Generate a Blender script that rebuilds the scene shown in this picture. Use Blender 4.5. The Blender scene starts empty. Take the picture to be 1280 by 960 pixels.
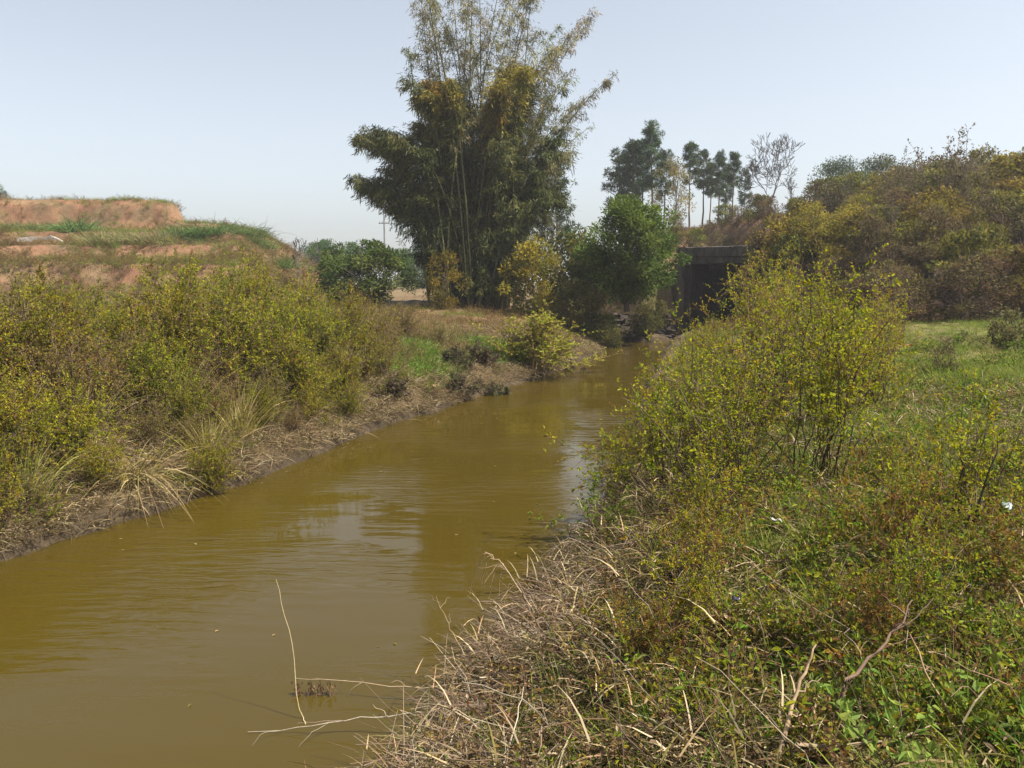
import bpy, math, random
import numpy as np

# ------------------------------------------------------------------ camera, sky, sun, exposure
SC = bpy.context.scene
COL = SC.collection
CAM = np.array([0.0, 0.0, 3.0])
F = 1005.0                                   # focal length in pixels of a 1280 x 960 frame
PITCH = math.atan(132.0 / F)                 # camera looks a little down
cam = bpy.data.cameras.new('camera')
cam_ob = bpy.data.objects.new('camera', cam)
COL.objects.link(cam_ob)
cam.sensor_width = 36.0
cam.lens = 36.0 * F / 1280.0
cam.clip_start = 0.05
cam.clip_end = 6000
cam_ob.location = CAM
cam_ob.rotation_euler = (math.pi / 2 - PITCH, 0, 0)
SC.camera = cam_ob

SUN_EL, SUN_AZ = 58.0, 104.0                 # azimuth clockwise from +Y
world = bpy.data.worlds.new('World')
SC.world = world
world.use_nodes = True
wn = world.node_tree.nodes
sky = wn.new('ShaderNodeTexSky')
sky.sky_type = 'NISHITA'
sky.sun_disc = False
sky.sun_elevation = math.radians(SUN_EL)
sky.sun_rotation = math.radians(SUN_AZ)
sky.altitude = 100
sky.air_density = 1.0
sky.dust_density = 2.3
sky.ozone_density = 2.0
hazy = wn.new('ShaderNodeHueSaturation')               # thin white haze takes most of the blue out of the sky
hazy.inputs['Saturation'].default_value = 0.44
hazy.inputs['Hue'].default_value = 0.495
world.node_tree.links.new(sky.outputs[0], hazy.inputs['Color'])
world.node_tree.links.new(hazy.outputs[0], wn['Background'].inputs[0])
wn['Background'].inputs[1].default_value = 0.072

sun = bpy.data.lights.new('sun', 'SUN')
sun.energy = 4.0
sun.angle = math.radians(0.8)
sun.color = (1.0, 0.94, 0.84)
sun_ob = bpy.data.objects.new('sun', sun)
COL.objects.link(sun_ob)
sun_ob.rotation_euler = (math.radians(90 - SUN_EL), 0, math.radians(180 - SUN_AZ))
SC.view_settings.view_transform = 'Standard'
SC.view_settings.look = 'None'
SC.view_settings.exposure = 1.45
SC.view_settings.gamma = 1.0
SC.cycles.max_bounces = 6
SC.cycles.transparent_max_bounces = 4

# ------------------------------------------------------------------ helpers
RNG = np.random.default_rng(11)
ID = np.array

def ray(px, py):
    x, y = (px - 640) / F, (480 - py) / F
    c, s = math.cos(PITCH), math.sin(PITCH)
    d = np.array([x, c + y * s, -s + y * c])
    return d

def at(px, py, z):
    d = ray(px, py)
    return CAM + d * ((z - CAM[2]) / d[2])

def at_y(px, py, Y):
    d = ray(px, py)
    return CAM + d * (Y / d[1])

def _hash(ix, iy, seed):
    h = (ix.astype(np.int64) * 374761393 + iy.astype(np.int64) * 668265263 + seed * 1442695041) & 0xFFFFFFFF
    h = ((h ^ (h >> 13)) * 1274126177) & 0xFFFFFFFF
    return ((h ^ (h >> 16)) & 0xFFFF) / 65535.0

def vnoise(x, y, seed=0):
    x0, y0 = np.floor(x), np.floor(y)
    fx, fy = x - x0, y - y0
    fx, fy = fx * fx * (3 - 2 * fx), fy * fy * (3 - 2 * fy)
    a, b = _hash(x0, y0, seed), _hash(x0 + 1, y0, seed)
    c, d = _hash(x0, y0 + 1, seed), _hash(x0 + 1, y0 + 1, seed)
    return (a + (b - a) * fx) * (1 - fy) + (c + (d - c) * fx) * fy

def fbm(x, y, seed=0, octv=4):
    v, a, t = 0, 1.0, 0
    for i in range(octv):
        v = v + a * vnoise(x * 2 ** i, y * 2 ** i, seed + i * 17)
        t += a
        a *= 0.5
    return v / t

def sstep(a, b, x):
    t = np.clip((x - a) / (b - a), 0, 1)
    return t * t * (3 - 2 * t)

def unit(v):
    return v / np.maximum(np.linalg.norm(v, axis=-1, keepdims=True), 1e-9)

class Geo:
    """Collects vertices, faces and a colour per vertex; becomes one mesh."""
    def __init__(self):
        self.v, self.c, self.q, self.t, self.n = [], [], [], [], 0
    def add(self, V, Q=None, T=None, C=(0.5, 0.5, 0.5)):
        V = np.asarray(V, float).reshape(-1, 3)
        C = np.asarray(C, float)
        if C.ndim == 1:
            C = np.tile(C, (len(V), 1))
        self.v.append(V); self.c.append(C)
        if Q is not None and len(Q): self.q.append(np.asarray(Q).reshape(-1, 4) + self.n)
        if T is not None and len(T): self.t.append(np.asarray(T).reshape(-1, 3) + self.n)
        self.n += len(V)
    def mesh(self, name, smooth=False):
        V = np.concatenate(self.v); C = np.concatenate(self.c)
        Q = np.concatenate(self.q) if self.q else np.zeros((0, 4), int)
        T = np.concatenate(self.t) if self.t else np.zeros((0, 3), int)
        me = bpy.data.meshes.new(name)
        me.vertices.add(len(V)); me.vertices.foreach_set('co', V.ravel())
        loops = np.concatenate([Q.ravel(), T.ravel()]).astype(np.int32)
        me.loops.add(len(loops)); me.loops.foreach_set('vertex_index', loops)
        st = np.concatenate([np.arange(len(Q)) * 4, len(Q) * 4 + np.arange(len(T)) * 3]).astype(np.int32)
        me.polygons.add(len(st)); me.polygons.foreach_set('loop_start', st)
        me.polygons.foreach_set('use_smooth', np.full(len(st), smooth))
        ca = me.color_attributes.new('col', 'FLOAT_COLOR', 'POINT')
        ca.data.foreach_set('color', np.concatenate([C, np.ones((len(C), 1))], 1).ravel().astype(np.float32))
        me.update(calc_edges=True)
        me.validate()
        return me

def tubes(g, P, R, C, sides=4, cap=False):
    """P (M,K,3) polylines, R (M,K) radii, C (M,3) or (3,)"""
    M, K, _ = P.shape
    Tn = unit(np.gradient(P, axis=1))
    ref = np.where(np.abs(Tn[..., 2:3]) > 0.9, ID([1.0, 0, 0]), ID([0, 0, 1.0]))
    A = unit(np.cross(Tn, ref)); B = np.cross(Tn, A)
    an = np.arange(sides) * 2 * math.pi / sides
    V = P[:, :, None] + R[:, :, None, None] * (A[:, :, None] * np.cos(an)[:, None] + B[:, :, None] * np.sin(an)[:, None])
    m, k, s = np.meshgrid(np.arange(M), np.arange(K - 1), np.arange(sides), indexing='ij')
    s2 = (s + 1) % sides
    i = lambda kk, ss: (m * K + kk) * sides + ss
    Q = np.stack([i(k, s), i(k, s2), i(k + 1, s2), i(k + 1, s)], -1)
    C = np.asarray(C, float)
    CC = np.tile(C, (M * K * sides, 1)) if C.ndim == 1 else np.repeat(C, K * sides, 0)
    g.add(V, Q, None, CC)

def leaves(g, P, D, L, W, C, rng, fold=True, flat=0.0):
    """pointed leaves: base P, direction D, length L, width W, colour C (n,3)"""
    n = len(P)
    if n == 0: return
    D = unit(D)
    N = rng.normal(size=(n, 3)); N[:, 2] += 0.6 + flat
    S = unit(np.cross(D, N)); N = np.cross(S, D)
    L = np.broadcast_to(L, (n,))[:, None]; W = np.broadcast_to(W, (n,))[:, None]
    if fold:
        b = P; t = P + D * L - N * L * 0.12
        r1 = P + D * L * .34 + S * W * .5 + N * W * .18; l1 = P + D * L * .34 - S * W * .5 + N * W * .18
        r2 = P + D * L * .7 + S * W * .34 + N * W * .06; l2 = P + D * L * .7 - S * W * .34 + N * W * .06
        V = np.stack([b, r1, r2, t, l2, l1], 1)
        k = np.arange(n)[:, None] * 6
        Q = np.concatenate([k + ID([[0, 1, 2, 3]]), k + ID([[0, 3, 4, 5]])])
        g.add(V, Q, None, np.repeat(C, 6, 0))
    else:
        V = np.stack([P, P + D * L * .42 + S * W * .5, P + D * L, P + D * L * .42 - S * W * .5], 1)
        g.add(V, np.arange(n * 4).reshape(n, 4), None, np.repeat(C, 4, 0))

def blades(g, P, D, L, W, C, rng, droop=0.5, K=4):
    """grass blades: strips of K points bending under gravity"""
    n = len(P)
    if n == 0: return
    D = unit(D); L = np.broadcast_to(L, (n,)); W = np.broadcast_to(W, (n,))
    droop = np.broadcast_to(droop, (n,))
    t = np.linspace(0, 1, K)
    H = D.copy(); H[:, 2] = 0; H = unit(H + rng.normal(scale=.05, size=(n, 3)) * [1, 1, 0])
    ctr = P[:, None] + D[:, None] * (L[:, None] * t)[..., None]
    ctr[..., 2] -= (droop * L)[:, None] * t ** 2
    ctr += H[:, None] * ((droop * L)[:, None] * t ** 2 * .45)[..., None]
    S = unit(np.cross(D, ID([0, 0, 1.0])) + rng.normal(scale=.5, size=(n, 3)))
    w = W[:, None] * np.where(t < .999, 1 - .75 * t ** 1.5, 0.03)
    V = np.stack([ctr + S[:, None] * w[..., None] * .5, ctr - S[:, None] * w[..., None] * .5], 2)
    i = np.arange(n)[:, None] * (2 * K) + np.arange(K - 1)[None] * 2
    Q = np.stack([i, i + 1, i + 3, i + 2], -1)
    g.add(V.reshape(-1, 3), Q, None, np.repeat(C, 2 * K, 0))

def pal(rng, n, cols, probs=None, var=.18):
    cols = np.asarray(cols, float)
    if probs is not None: probs = np.asarray(probs, float) / np.sum(probs)
    c = cols[rng.choice(len(cols), n, p=probs)]
    return np.clip(c * (1 + rng.normal(scale=var, size=(n, 1))) * (1 + rng.normal(scale=var * .16, size=(n, 3))), .004, .8)

def rdir(rng, n, up=0.0):
    d = rng.normal(size=(n, 3)); d[:, 2] += up
    return unit(d)

# ------------------------------------------------------------------ materials
def new_mat(name):
    m = bpy.data.materials.new(name); m.use_nodes = True
    nt = m.node_tree; nt.nodes.clear()
    out = nt.nodes.new('ShaderNodeOutputMaterial')
    return m, nt, out

def nd(nt, typ, **kw):
    n = nt.nodes.new(typ)
    for k, v in kw.items():
        if k.startswith('i_'):
            key = k[2:]
            n.inputs[int(key) if key.isdigit() else key.replace('_', ' ')].default_value = v
        else:
            setattr(n, k, v)
    return n

def col_var(nt, amount, hue=.02):
    """per-vertex leaf colour, varied a little from plant to plant"""
    a = nd(nt, 'ShaderNodeVertexColor', layer_name='col')
    oi = nd(nt, 'ShaderNodeObjectInfo')
    hs = nd(nt, 'ShaderNodeHueSaturation')
    mv = nd(nt, 'ShaderNodeMapRange', i_3=1 - amount, i_4=1 + amount)
    mh = nd(nt, 'ShaderNodeMapRange', i_3=.5 - hue, i_4=.5 + hue)
    w = nd(nt, 'ShaderNodeTexWhiteNoise', noise_dimensions='1D')
    nt.links.new(oi.outputs['Random'], mv.inputs[0]); nt.links.new(oi.outputs['Random'], w.inputs['W'])
    nt.links.new(w.outputs['Value'], mh.inputs[0])
    nt.links.new(mv.outputs[0], hs.inputs['Value']); nt.links.new(mh.outputs[0], hs.inputs['Hue'])
    nt.links.new(a.outputs['Color'], hs.inputs['Color'])
    return hs.outputs['Color']

def leaf_mat(name, trans=.48, rough=.55, amount=.2, hue=.02, spec=.12):
    m, nt, out = new_mat(name)
    c = col_var(nt, amount, hue)
    p = nd(nt, 'ShaderNodeBsdfPrincipled', i_Roughness=rough)
    p.inputs['Specular IOR Level'].default_value = spec
    t = nd(nt, 'ShaderNodeBsdfTranslucent')
    mx = nd(nt, 'ShaderNodeMixShader', i_0=trans)
    nt.links.new(c, p.inputs['Base Color']); nt.links.new(c, t.inputs['Color'])
    nt.links.new(p.outputs[0], mx.inputs[1]); nt.links.new(t.outputs[0], mx.inputs[2])
    nt.links.new(mx.outputs[0], out.inputs[0])
    return m

def bark_mat(name, rough=.9, scale=18, depth=.3):
    m, nt, out = new_mat(name)
    c = col_var(nt, .15, .01)
    tc = nd(nt, 'ShaderNodeTexCoord')
    no = nd(nt, 'ShaderNodeTexNoise', i_Scale=scale, i_Detail=4.0)
    nt.links.new(tc.outputs['Object'], no.inputs['Vector'])
    mr = nd(nt, 'ShaderNodeMapRange', i_3=.55, i_4=1.35)
    nt.links.new(no.outputs[0], mr.inputs[0])
    mul = nd(nt, 'ShaderNodeMix', data_type='RGBA', blend_type='MULTIPLY'); mul.inputs[0].default_value = 1
    nt.links.new(c, mul.inputs[6]); nt.links.new(mr.outputs[0], mul.inputs[7])
    p = nd(nt, 'ShaderNodeBsdfPrincipled', i_Roughness=rough)
    bp = nd(nt, 'ShaderNodeBump', i_Strength=depth, i_Distance=.02)
    nt.links.new(no.outputs[0], bp.inputs['Height']); nt.links.new(bp.outputs[0], p.inputs['Normal'])
    nt.links.new(mul.outputs[2], p.inputs['Base Color']); nt.links.new(p.outputs[0], out.inputs[0])
    return m

M = {}
M['leaf'] = leaf_mat('shrub_leaf')
M['bamboo_leaf'] = leaf_mat('bamboo_leaf', .3, .5, .25)
M['needle'] = leaf_mat('pine_needle', .12, .6, .15)
M['grass'] = leaf_mat('grass_blade', .4, .6, .25, .025)
M['dry'] = leaf_mat('dry_straw', .2, .75, .25, .004, .1)
M['bark'] = bark_mat('bark')
M['twig'] = bark_mat('dry_twig', .85, 40, .2)
M['culm'] = bark_mat('bamboo_culm', .45, 6, .05)

def ground_mat():
    m, nt, out = new_mat('bank_soil')
    L = nt.links.new
    a = nd(nt, 'ShaderNodeVertexColor', layer_name='col')
    geo = nd(nt, 'ShaderNodeNewGeometry')
    n1 = nd(nt, 'ShaderNodeTexNoise', i_Scale=1.1, i_Detail=8.0, i_Roughness=.65)
    n2 = nd(nt, 'ShaderNodeTexNoise', i_Scale=14.0, i_Detail=6.0, i_Roughness=.7)
    vo = nd(nt, 'ShaderNodeTexVoronoi', i_Scale=22.0)
    for n in (n1, n2, vo): L(geo.outputs['Position'], n.inputs['Vector'])
    m1 = nd(nt, 'ShaderNodeMapRange', i_1=.3, i_2=.7, i_3=.62, i_4=1.3); L(n1.outputs[0], m1.inputs[0])
    m2 = nd(nt, 'ShaderNodeMapRange', i_1=.3, i_2=.7, i_3=.6, i_4=1.35); L(n2.outputs[0], m2.inputs[0])
    x1 = nd(nt, 'ShaderNodeMath', operation='MULTIPLY'); L(m1.outputs[0], x1.inputs[0]); L(m2.outputs[0], x1.inputs[1])
    mul = nd(nt, 'ShaderNodeMix', data_type='RGBA', blend_type='MULTIPLY'); mul.inputs[0].default_value = 1
    L(a.outputs[0], mul.inputs[6]); L(x1.outputs[0], mul.inputs[7])
    p = nd(nt, 'ShaderNodeBsdfPrincipled', i_Roughness=.95)
    p.inputs['Specular IOR Level'].default_value = .15
    L(mul.outputs[2], p.inputs['Base Color'])
    hh = nd(nt, 'ShaderNodeMath', operation='MULTIPLY_ADD', i_1=.35); L(vo.outputs[0], hh.inputs[0]); L(n2.outputs[0], hh.inputs[2])
    bp = nd(nt, 'ShaderNodeBump', i_Strength=.8, i_Distance=.07); L(hh.outputs[0], bp.inputs['Height'])
    L(bp.outputs[0], p.inputs['Normal'])
    L(p.outputs[0], out.inputs[0])
    return m
M['ground'] = ground_mat()

def water_mat():
    m, nt, out = new_mat('muddy_water')
    L = nt.links.new
    geo = nd(nt, 'ShaderNodeNewGeometry')
    mp = nd(nt, 'ShaderNodeMapping'); mp.inputs['Rotation'].default_value = (0, 0, math.radians(14)); mp.inputs['Scale'].default_value = (.75, 3.4, 1)
    L(geo.outputs['Position'], mp.inputs[0])
    wv = nd(nt, 'ShaderNodeTexNoise', i_Scale=2.3, i_Detail=3.0, i_Roughness=.5, i_Distortion=.35); L(mp.outputs[0], wv.inputs['Vector'])
    mp2 = nd(nt, 'ShaderNodeMapping'); mp2.inputs['Rotation'].default_value = (0, 0, math.radians(-8)); mp2.inputs['Scale'].default_value = (.5, 1.6, 1)
    L(geo.outputs['Position'], mp2.inputs[0])
    w2 = nd(nt, 'ShaderNodeTexNoise', i_Scale=1.0, i_Detail=2.0); L(mp2.outputs[0], w2.inputs['Vector'])
    # breeze patches: ripples strong in places, calm near the banks
    pt = nd(nt, 'ShaderNodeTexNoise', i_Scale=.33, i_Detail=2.0); L(geo.outputs['Position'], pt.inputs['Vector'])
    pm = nd(nt, 'ShaderNodeMapRange', i_1=.46, i_2=.64, i_3=.05, i_4=1.0); L(pt.outputs[0], pm.inputs[0])
    mu = nd(nt, 'ShaderNodeMath', operation='MULTIPLY'); L(wv.outputs[0], mu.inputs[0]); L(pm.outputs[0], mu.inputs[1])
    ad = nd(nt, 'ShaderNodeMath', operation='MULTIPLY_ADD', i_1=.32); L(w2.outputs[0], ad.inputs[0]); L(mu.outputs[0], ad.inputs[2])
    bp = nd(nt, 'ShaderNodeBump', i_Strength=1.0, i_Distance=.035); L(ad.outputs[0], bp.inputs['Height'])
    cn = nd(nt, 'ShaderNodeTexNoise', i_Scale=.25, i_Detail=4.0); L(geo.outputs['Position'], cn.inputs['Vector'])
    cr = nd(nt, 'ShaderNodeMix', data_type='RGBA')
    cr.inputs[6].default_value = (.046, .0315, .0034, 1); cr.inputs[7].default_value = (.051, .0355, .005, 1)
    L(cn.outputs[0], cr.inputs[0])
    p = nd(nt, 'ShaderNodeBsdfPrincipled', i_Roughness=.04, i_IOR=1.33)
    L(cr.outputs[2], p.inputs['Base Color']); L(bp.outputs[0], p.inputs['Normal'])
    L(p.outputs[0], out.inputs[0])
    return m
M['water'] = water_mat()

def stone_mat(name, c0, c1, scale=3.0, streak=True):
    m, nt, out = new_mat(name)
    L = nt.links.new
    geo = nd(nt, 'ShaderNodeNewGeometry')
    mp = nd(nt, 'ShaderNodeMapping'); mp.inputs['Scale'].default_value = (1, 1, .25 if streak else 1)
    L(geo.outputs['Position'], mp.inputs[0])
    n = nd(nt, 'ShaderNodeTexNoise', i_Scale=scale, i_Detail=8.0, i_Roughness=.7); L(mp.outputs[0], n.inputs['Vector'])
    mr = nd(nt, 'ShaderNodeMapRange', i_1=.35, i_2=.68); L(n.outputs[0], mr.inputs[0])
    mx = nd(nt, 'ShaderNodeMix', data_type='RGBA'); mx.inputs[6].default_value = (*c0, 1); mx.inputs[7].default_value = (*c1, 1)
    L(mr.outputs[0], mx.inputs[0])
    p = nd(nt, 'ShaderNodeBsdfPrincipled', i_Roughness=.9)
    n2 = nd(nt, 'ShaderNodeTexNoise', i_Scale=scale * 9, i_Detail=5.0); L(geo.outputs['Position'], n2.inputs['Vector'])
    bp = nd(nt, 'ShaderNodeBump', i_Strength=.5, i_Distance=.02); L(n2.outputs[0], bp.inputs['Height']); L(bp.outputs[0], p.inputs['Normal'])
    L(mx.outputs[2], p.inputs['Base Color']); L(p.outputs[0], out.inputs[0])
    return m
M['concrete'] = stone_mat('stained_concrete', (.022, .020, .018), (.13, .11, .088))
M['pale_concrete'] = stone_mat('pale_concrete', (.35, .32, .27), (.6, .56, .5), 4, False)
M['stone'] = stone_mat('abutment_stone', (.010, .007, .005), (.05, .031, .021), 5, False)  # shade of the bridge opening is put into this extra dark stone colour
M['pole'] = stone_mat('weathered_pole', (.12, .12, .12), (.25, .24, .23), 3)
def plain_mat(name, c, rough=.4, tr=0.0):
    m, nt, out = new_mat(name)
    p = nd(nt, 'ShaderNodeBsdfPrincipled', i_Roughness=rough)
    n = nd(nt, 'ShaderNodeTexNoise', i_Scale=25.0, i_Detail=3.0)
    mr = nd(nt, 'ShaderNodeMapRange', i_3=.75, i_4=1.2); nt.links.new(n.outputs[0], mr.inputs[0])
    mul = nd(nt, 'ShaderNodeMix', data_type='RGBA', blend_type='MULTIPLY'); mul.inputs[0].default_value = 1
    mul.inputs[6].default_value = (*c, 1); nt.links.new(mr.outputs[0], mul.inputs[7])
    nt.links.new(mul.outputs[2], p.inputs['Base Color'])
    p.inputs['Transmission Weight'].default_value = tr
    nt.links.new(p.outputs[0], out.inputs[0])
    return m

# ------------------------------------------------------------------ objects
def link(name, me, mat, parent=None):
    if me.materials: pass
    else: me.materials.append(mat)
    o = bpy.data.objects.new(name, me)
    COL.objects.link(o)
    if parent is not None: o.parent = parent
    return o

def tag(o, label, cat, group=None):
    o['label'] = label; o['category'] = cat
    if group: o['group'] = group
    return o

def empty(name, loc, rz=0, sc=1.0):
    o = bpy.data.objects.new(name, None)
    o.empty_display_size = .2
    COL.objects.link(o)
    o.location = loc; o.rotation_euler = (0, 0, rz)
    o.scale = (sc, sc, sc) if np.isscalar(sc) else sc
    return o

def plant(name, parts, loc, rz, sc, label, cat, group=None, tilt=0.0):
    """parts: list of (part name, mesh, material); meshes are shared between copies"""
    e = empty(name, [float(v) for v in loc], float(rz), sc)
    if tilt: e.rotation_euler = (tilt * math.cos(rz * 3.1), tilt * math.sin(rz * 3.1), rz)
    for n, me, mt in parts: link(n, me, mt, e)
    return tag(e, label, cat, group)

# ------------------------------------------------------------------ the ground
left_px = [(0, 705), (160, 655), (320, 601), (480, 533), (560, 510), (650, 481), (700, 463), (748, 441), (765, 424)]
right_px = [(840, 424), (812, 470), (795, 520), (780, 580), (735, 672), (675, 742), (615, 810), (560, 890), (525, 965)]
LE = [at(x, y, 0)[:2] for x, y in left_px]
RE = [at(x, y, 0)[:2] for x, y in right_px]
BR_L, BR_R = ID([8.65, 41.0]), ID([11.35, 38.4])          # ends of the bridge's near edge
bax = (BR_R - BR_L) / np.linalg.norm(BR_R - BR_L)         # along the bridge
bfl = ID([-bax[1], bax[0]])                               # through the bridge, away from us
POLY = np.array([[-40, -24], [-16, -6], [-9.6, 4.5]] + LE + [[6.2, 37.8], BR_L + bax * .55, BR_L + bax * .55 + bfl * 9,
                BR_R - bax * .3 + bfl * 9, BR_R - bax * .3, [9.5, 33.5]] + RE + [[-1.15, 3.4], [-1.6, 1.5], [-3.2, -4], [-12, -30]])
n_left = 3 + len(LE) + 2
SIDE = np.array([0 if (i < n_left) else 1 for i in range(len(POLY))])

def river_dist(x, y):
    """signed distance to the water's edge (negative in the water) and the bank it belongs to"""
    x = np.asarray(x, float); y = np.asarray(y, float)
    best = np.full(x.shape, 1e9); side = np.zeros(x.shape, int); ins = np.zeros(x.shape, bool)
    for i in range(len(POLY)):
        a, b = POLY[i], POLY[(i + 1) % len(POLY)]
        ab = b - a
        t = np.clip(((x - a[0]) * ab[0] + (y - a[1]) * ab[1]) / (ab @ ab), 0, 1)
        d = np.hypot(x - a[0] - t * ab[0], y - a[1] - t * ab[1])
        m = d < best
        best = np.where(m, d, best); side = np.where(m, SIDE[i], side)
        c = ((a[1] > y) != (b[1] > y)) & (x < (b[0] - a[0]) * (y - a[1]) / (b[1] - a[1] + 1e-12) + a[0])
        ins ^= c
    d = np.where(ins, -best, best)
    rough = (.42 * (fbm(x * .8, y * .8, 301, 3) - .5) + .22 * (fbm(x * 2.7, y * 2.7, 302, 3) - .5)) * (1 - sstep(34, 37, y))
    return d + rough, side

def hill_left(x, y):
    w = 1.3 * (fbm(x * .16, y * .16, 5) - .5) + .8 * (fbm(x * .8, y * .8, 9) - .5) + .5 * (fbm(x * 2.2, y * .5, 10) - .5)
    x = x * 60 / np.maximum(y, 60)
    yy = y + w * 1.3
    z = np.interp(yy, [40.5, 42.3, 43.2, 47, 48.2, 50.8, 52.0, 56.6, 57.4, 58.0, 58.9, 75, 120, 200],
                  [1.6, 2.5, 3.7, 4.1, 4.9, 5.1, 5.9, 6.1, 6.9, 8.1, 8.6, 9.2, 7.0, 2.0])
    cap = np.interp(x + w * .2, [-200, -60, -37.5, -33, -26.2, -24.5, -24.0, -20.5, -18.2, -15.6, -13.2, -11],
                    [12, 10.6, 9.9, 9.1, 8.6, 8.3, 6.9, 6.75, 6.2, 4.5, 2.7, 1.6])
    return np.minimum(z, cap)

def hill_right(x, y):
    w = 1.6 * (fbm(x * .2, y * .2, 31) - .5)
    d = y + w + (x - 12) * .12                       # slope behind the meadow
    z = np.interp(d, [27.5, 30, 34, 40, 46, 60, 90, 160], [1.55, 2.3, 4.0, 5.7, 6.4, 7.2, 7.5, 4])
    k = sstep(11.5, 16, x + (y - 30) * -.02)
    return 1.5 + (z - 1.5) * k + np.clip(x - 20, 0, 14) * .06 * k * sstep(30, 36, y)

def road_bank(x, y):
    """embankment that carries the lane over the bridge, and the red slope behind it"""
    rx, ry = x - BR_L[0], y - BR_L[1]
    v = rx * bfl[0] + ry * bfl[1]                    # across the lane
    u = rx * bax[0] + ry * bax[1]                    # along the lane
    lane = 4.35 * np.exp(-np.clip(np.abs(v - 3) - 3.0, 0, 50) ** 2 / 3.0) * (1 - sstep(2.0, 12.0, -u)) * (1 - sstep(5.2, 9.5, u))
    back = np.interp(y - .12 * x, [45, 50, 58, 66, 90, 150, 220], [0, 3.2, 6.0, 6.9, 7.0, 4, 1]) * sstep(5.0, 12.0, x - (y - 55) * .1)
    return lane, back

def G(x, y):
    x = np.asarray(x, float); y = np.asarray(y, float)
    d, s = river_dist(x, y)
    nz = fbm(x * .55, y * .55, 2) - .5
    fine = fbm(x * 2.6, y * 2.6, 77, 3) - .5
    dd = np.maximum(d + nz * .35 * sstep(.1, .8, d), 0)
    zl = np.interp(dd, [0, .12, .5, 1.6, 3.2, 6, 14], [-.05, .16, .32, .62, 1.05, 1.4, 1.6])
    near = 1 - sstep(9, 13, y)
    zr = np.interp(dd, [0, .12, .6, 1.4, 2.4, 5, 14], [-.05, .12, .42, .85, 1.15, 1.35, 1.5])
    z = np.where(s == 0, zl, zr)
    z = z + (nz * .28 + fine * .12) * sstep(.1, 1.5, d)
    hl = hill_left(x, y)
    z = np.maximum(z, np.where(x < -10.5, hl + fine * .25, -5))
    z = np.maximum(z, np.where((x > 11) & (d > 0), (hill_right(x, y) + fine * .2) * sstep(0, 3.5, d), -5))
    lane, back = road_bank(x, y)
    z = np.maximum(z, lane * sstep(0.0, 2.2, d))
    z = np.maximum(z, (back + fine * .3) * sstep(0, 2, d))
    z = np.where(d < 0, np.maximum(-.05 + d * .9, -1.1), z)
    fl = sstep(140, 260, y) + sstep(-100, -160, x) + sstep(90, 140, x)
    return np.where(d < 0, z, z * (1 - .6 * np.clip(fl, 0, 1)))

def gz(x, y): return float(G(np.array([x]), np.array([y]))[0])

def pick(px, py):
    """ground point seen at a place in the photograph"""
    d = ray(px, py)
    t = np.geomspace(1.5, 220, 900)
    P = CAM + d * t[:, None]
    hit = np.nonzero(P[:, 2] < np.maximum(G(P[:, 0], P[:, 1]), 0))[0]
    p = P[hit[0]] if len(hit) else P[-1]
    return ID([p[0], p[1], gz(p[0], p[1])])

def spread(lo, hi, mid0, mid1, fine, grow=1.09, cap=40):
    a = list(np.arange(mid0, mid1, fine)); s = fine; v = a[-1]
    while v < hi: s = min(s * grow, cap); v += s; a.append(v)
    s = fine; v = a[0]; b = []
    while v > lo: s = min(s * grow, cap); v -= s; b.append(v)
    return np.array(b[::-1] + a)
gx = spread(-900, 900, -16, 20, .19, 1.035)
gy = spread(-60, 2500, 1.5, 62, .2, 1.05)
GX, GY = np.meshgrid(gx, gy)
fx, fy = GX.ravel(), GY.ravel()
fz = G(fx, fy)
rd, rs = river_dist(fx, fy)
# soil colours of the place itself: red clay on the terraces, brown banks, mown green on the meadow
clay = ID([.205, .108, .062]); brown = ID([.13, .088, .046]); mud = ID([.055, .04, .024]); turf = ID([.13, .14, .03]); straw = ID([.16, .118, .062])
cn = fbm(fx * .4, fy * .4, 51); cn2 = fbm(fx * 1.7, fy * 1.7, 52)
C = np.tile(brown, (len(fx), 1))
def blend(w, c):
    global C
    w = np.clip(w, 0, 1)[:, None]; C = C * (1 - w) + c * w
blend(sstep(.35, .65, cn) * .6, straw)
blend((rs == 1) * sstep(.6, 2, rd) * sstep(.25, .6, cn2 * .6 + cn * .4) * .9, turf)
blend(sstep(-10.5, -13, fx) * sstep(39, 43, fy) * sstep(1.7, 2.6, fz), clay)
blend(sstep(-10.5, -13, fx) * sstep(39, 43, fy) * sstep(.42, .65, cn2) * .7, straw)
blend(sstep(-10.5, -13, fx) * sstep(39, 43, fy) * sstep(.55, .8, cn) * .4, ID([.2, .1, .055]))
blend(sstep(44, 50, fy) * sstep(5, 9, fx) * .85, ID([.17, .10, .065]))
blend((fx < 3) * (fx > -5) * sstep(26, 29, fy) * (1 - sstep(36, 39, fy)) * sstep(.35, .6, cn2) * .9, ID([.27, .145, .075]))
blend(1 - sstep(.05, .55, rd), mud)
blend(sstep(100, 140, fy), ID([.12, .12, .06]))
gg = Geo()
nx, ny = len(gx), len(gy)
jj, ii = np.meshgrid(np.arange(ny - 1), np.arange(nx - 1), indexing='ij')
k = jj * nx + ii
gg.add(np.stack([fx, fy, fz], 1), np.stack([k, k + 1, k + nx + 1, k + nx], -1), None, C)
ground = link('ground', gg.mesh('ground', True), M['ground'])
ground['kind'] = 'structure'; ground['label'] = 'earth banks, red clay terraces and grassy meadow beside the river'

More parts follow.
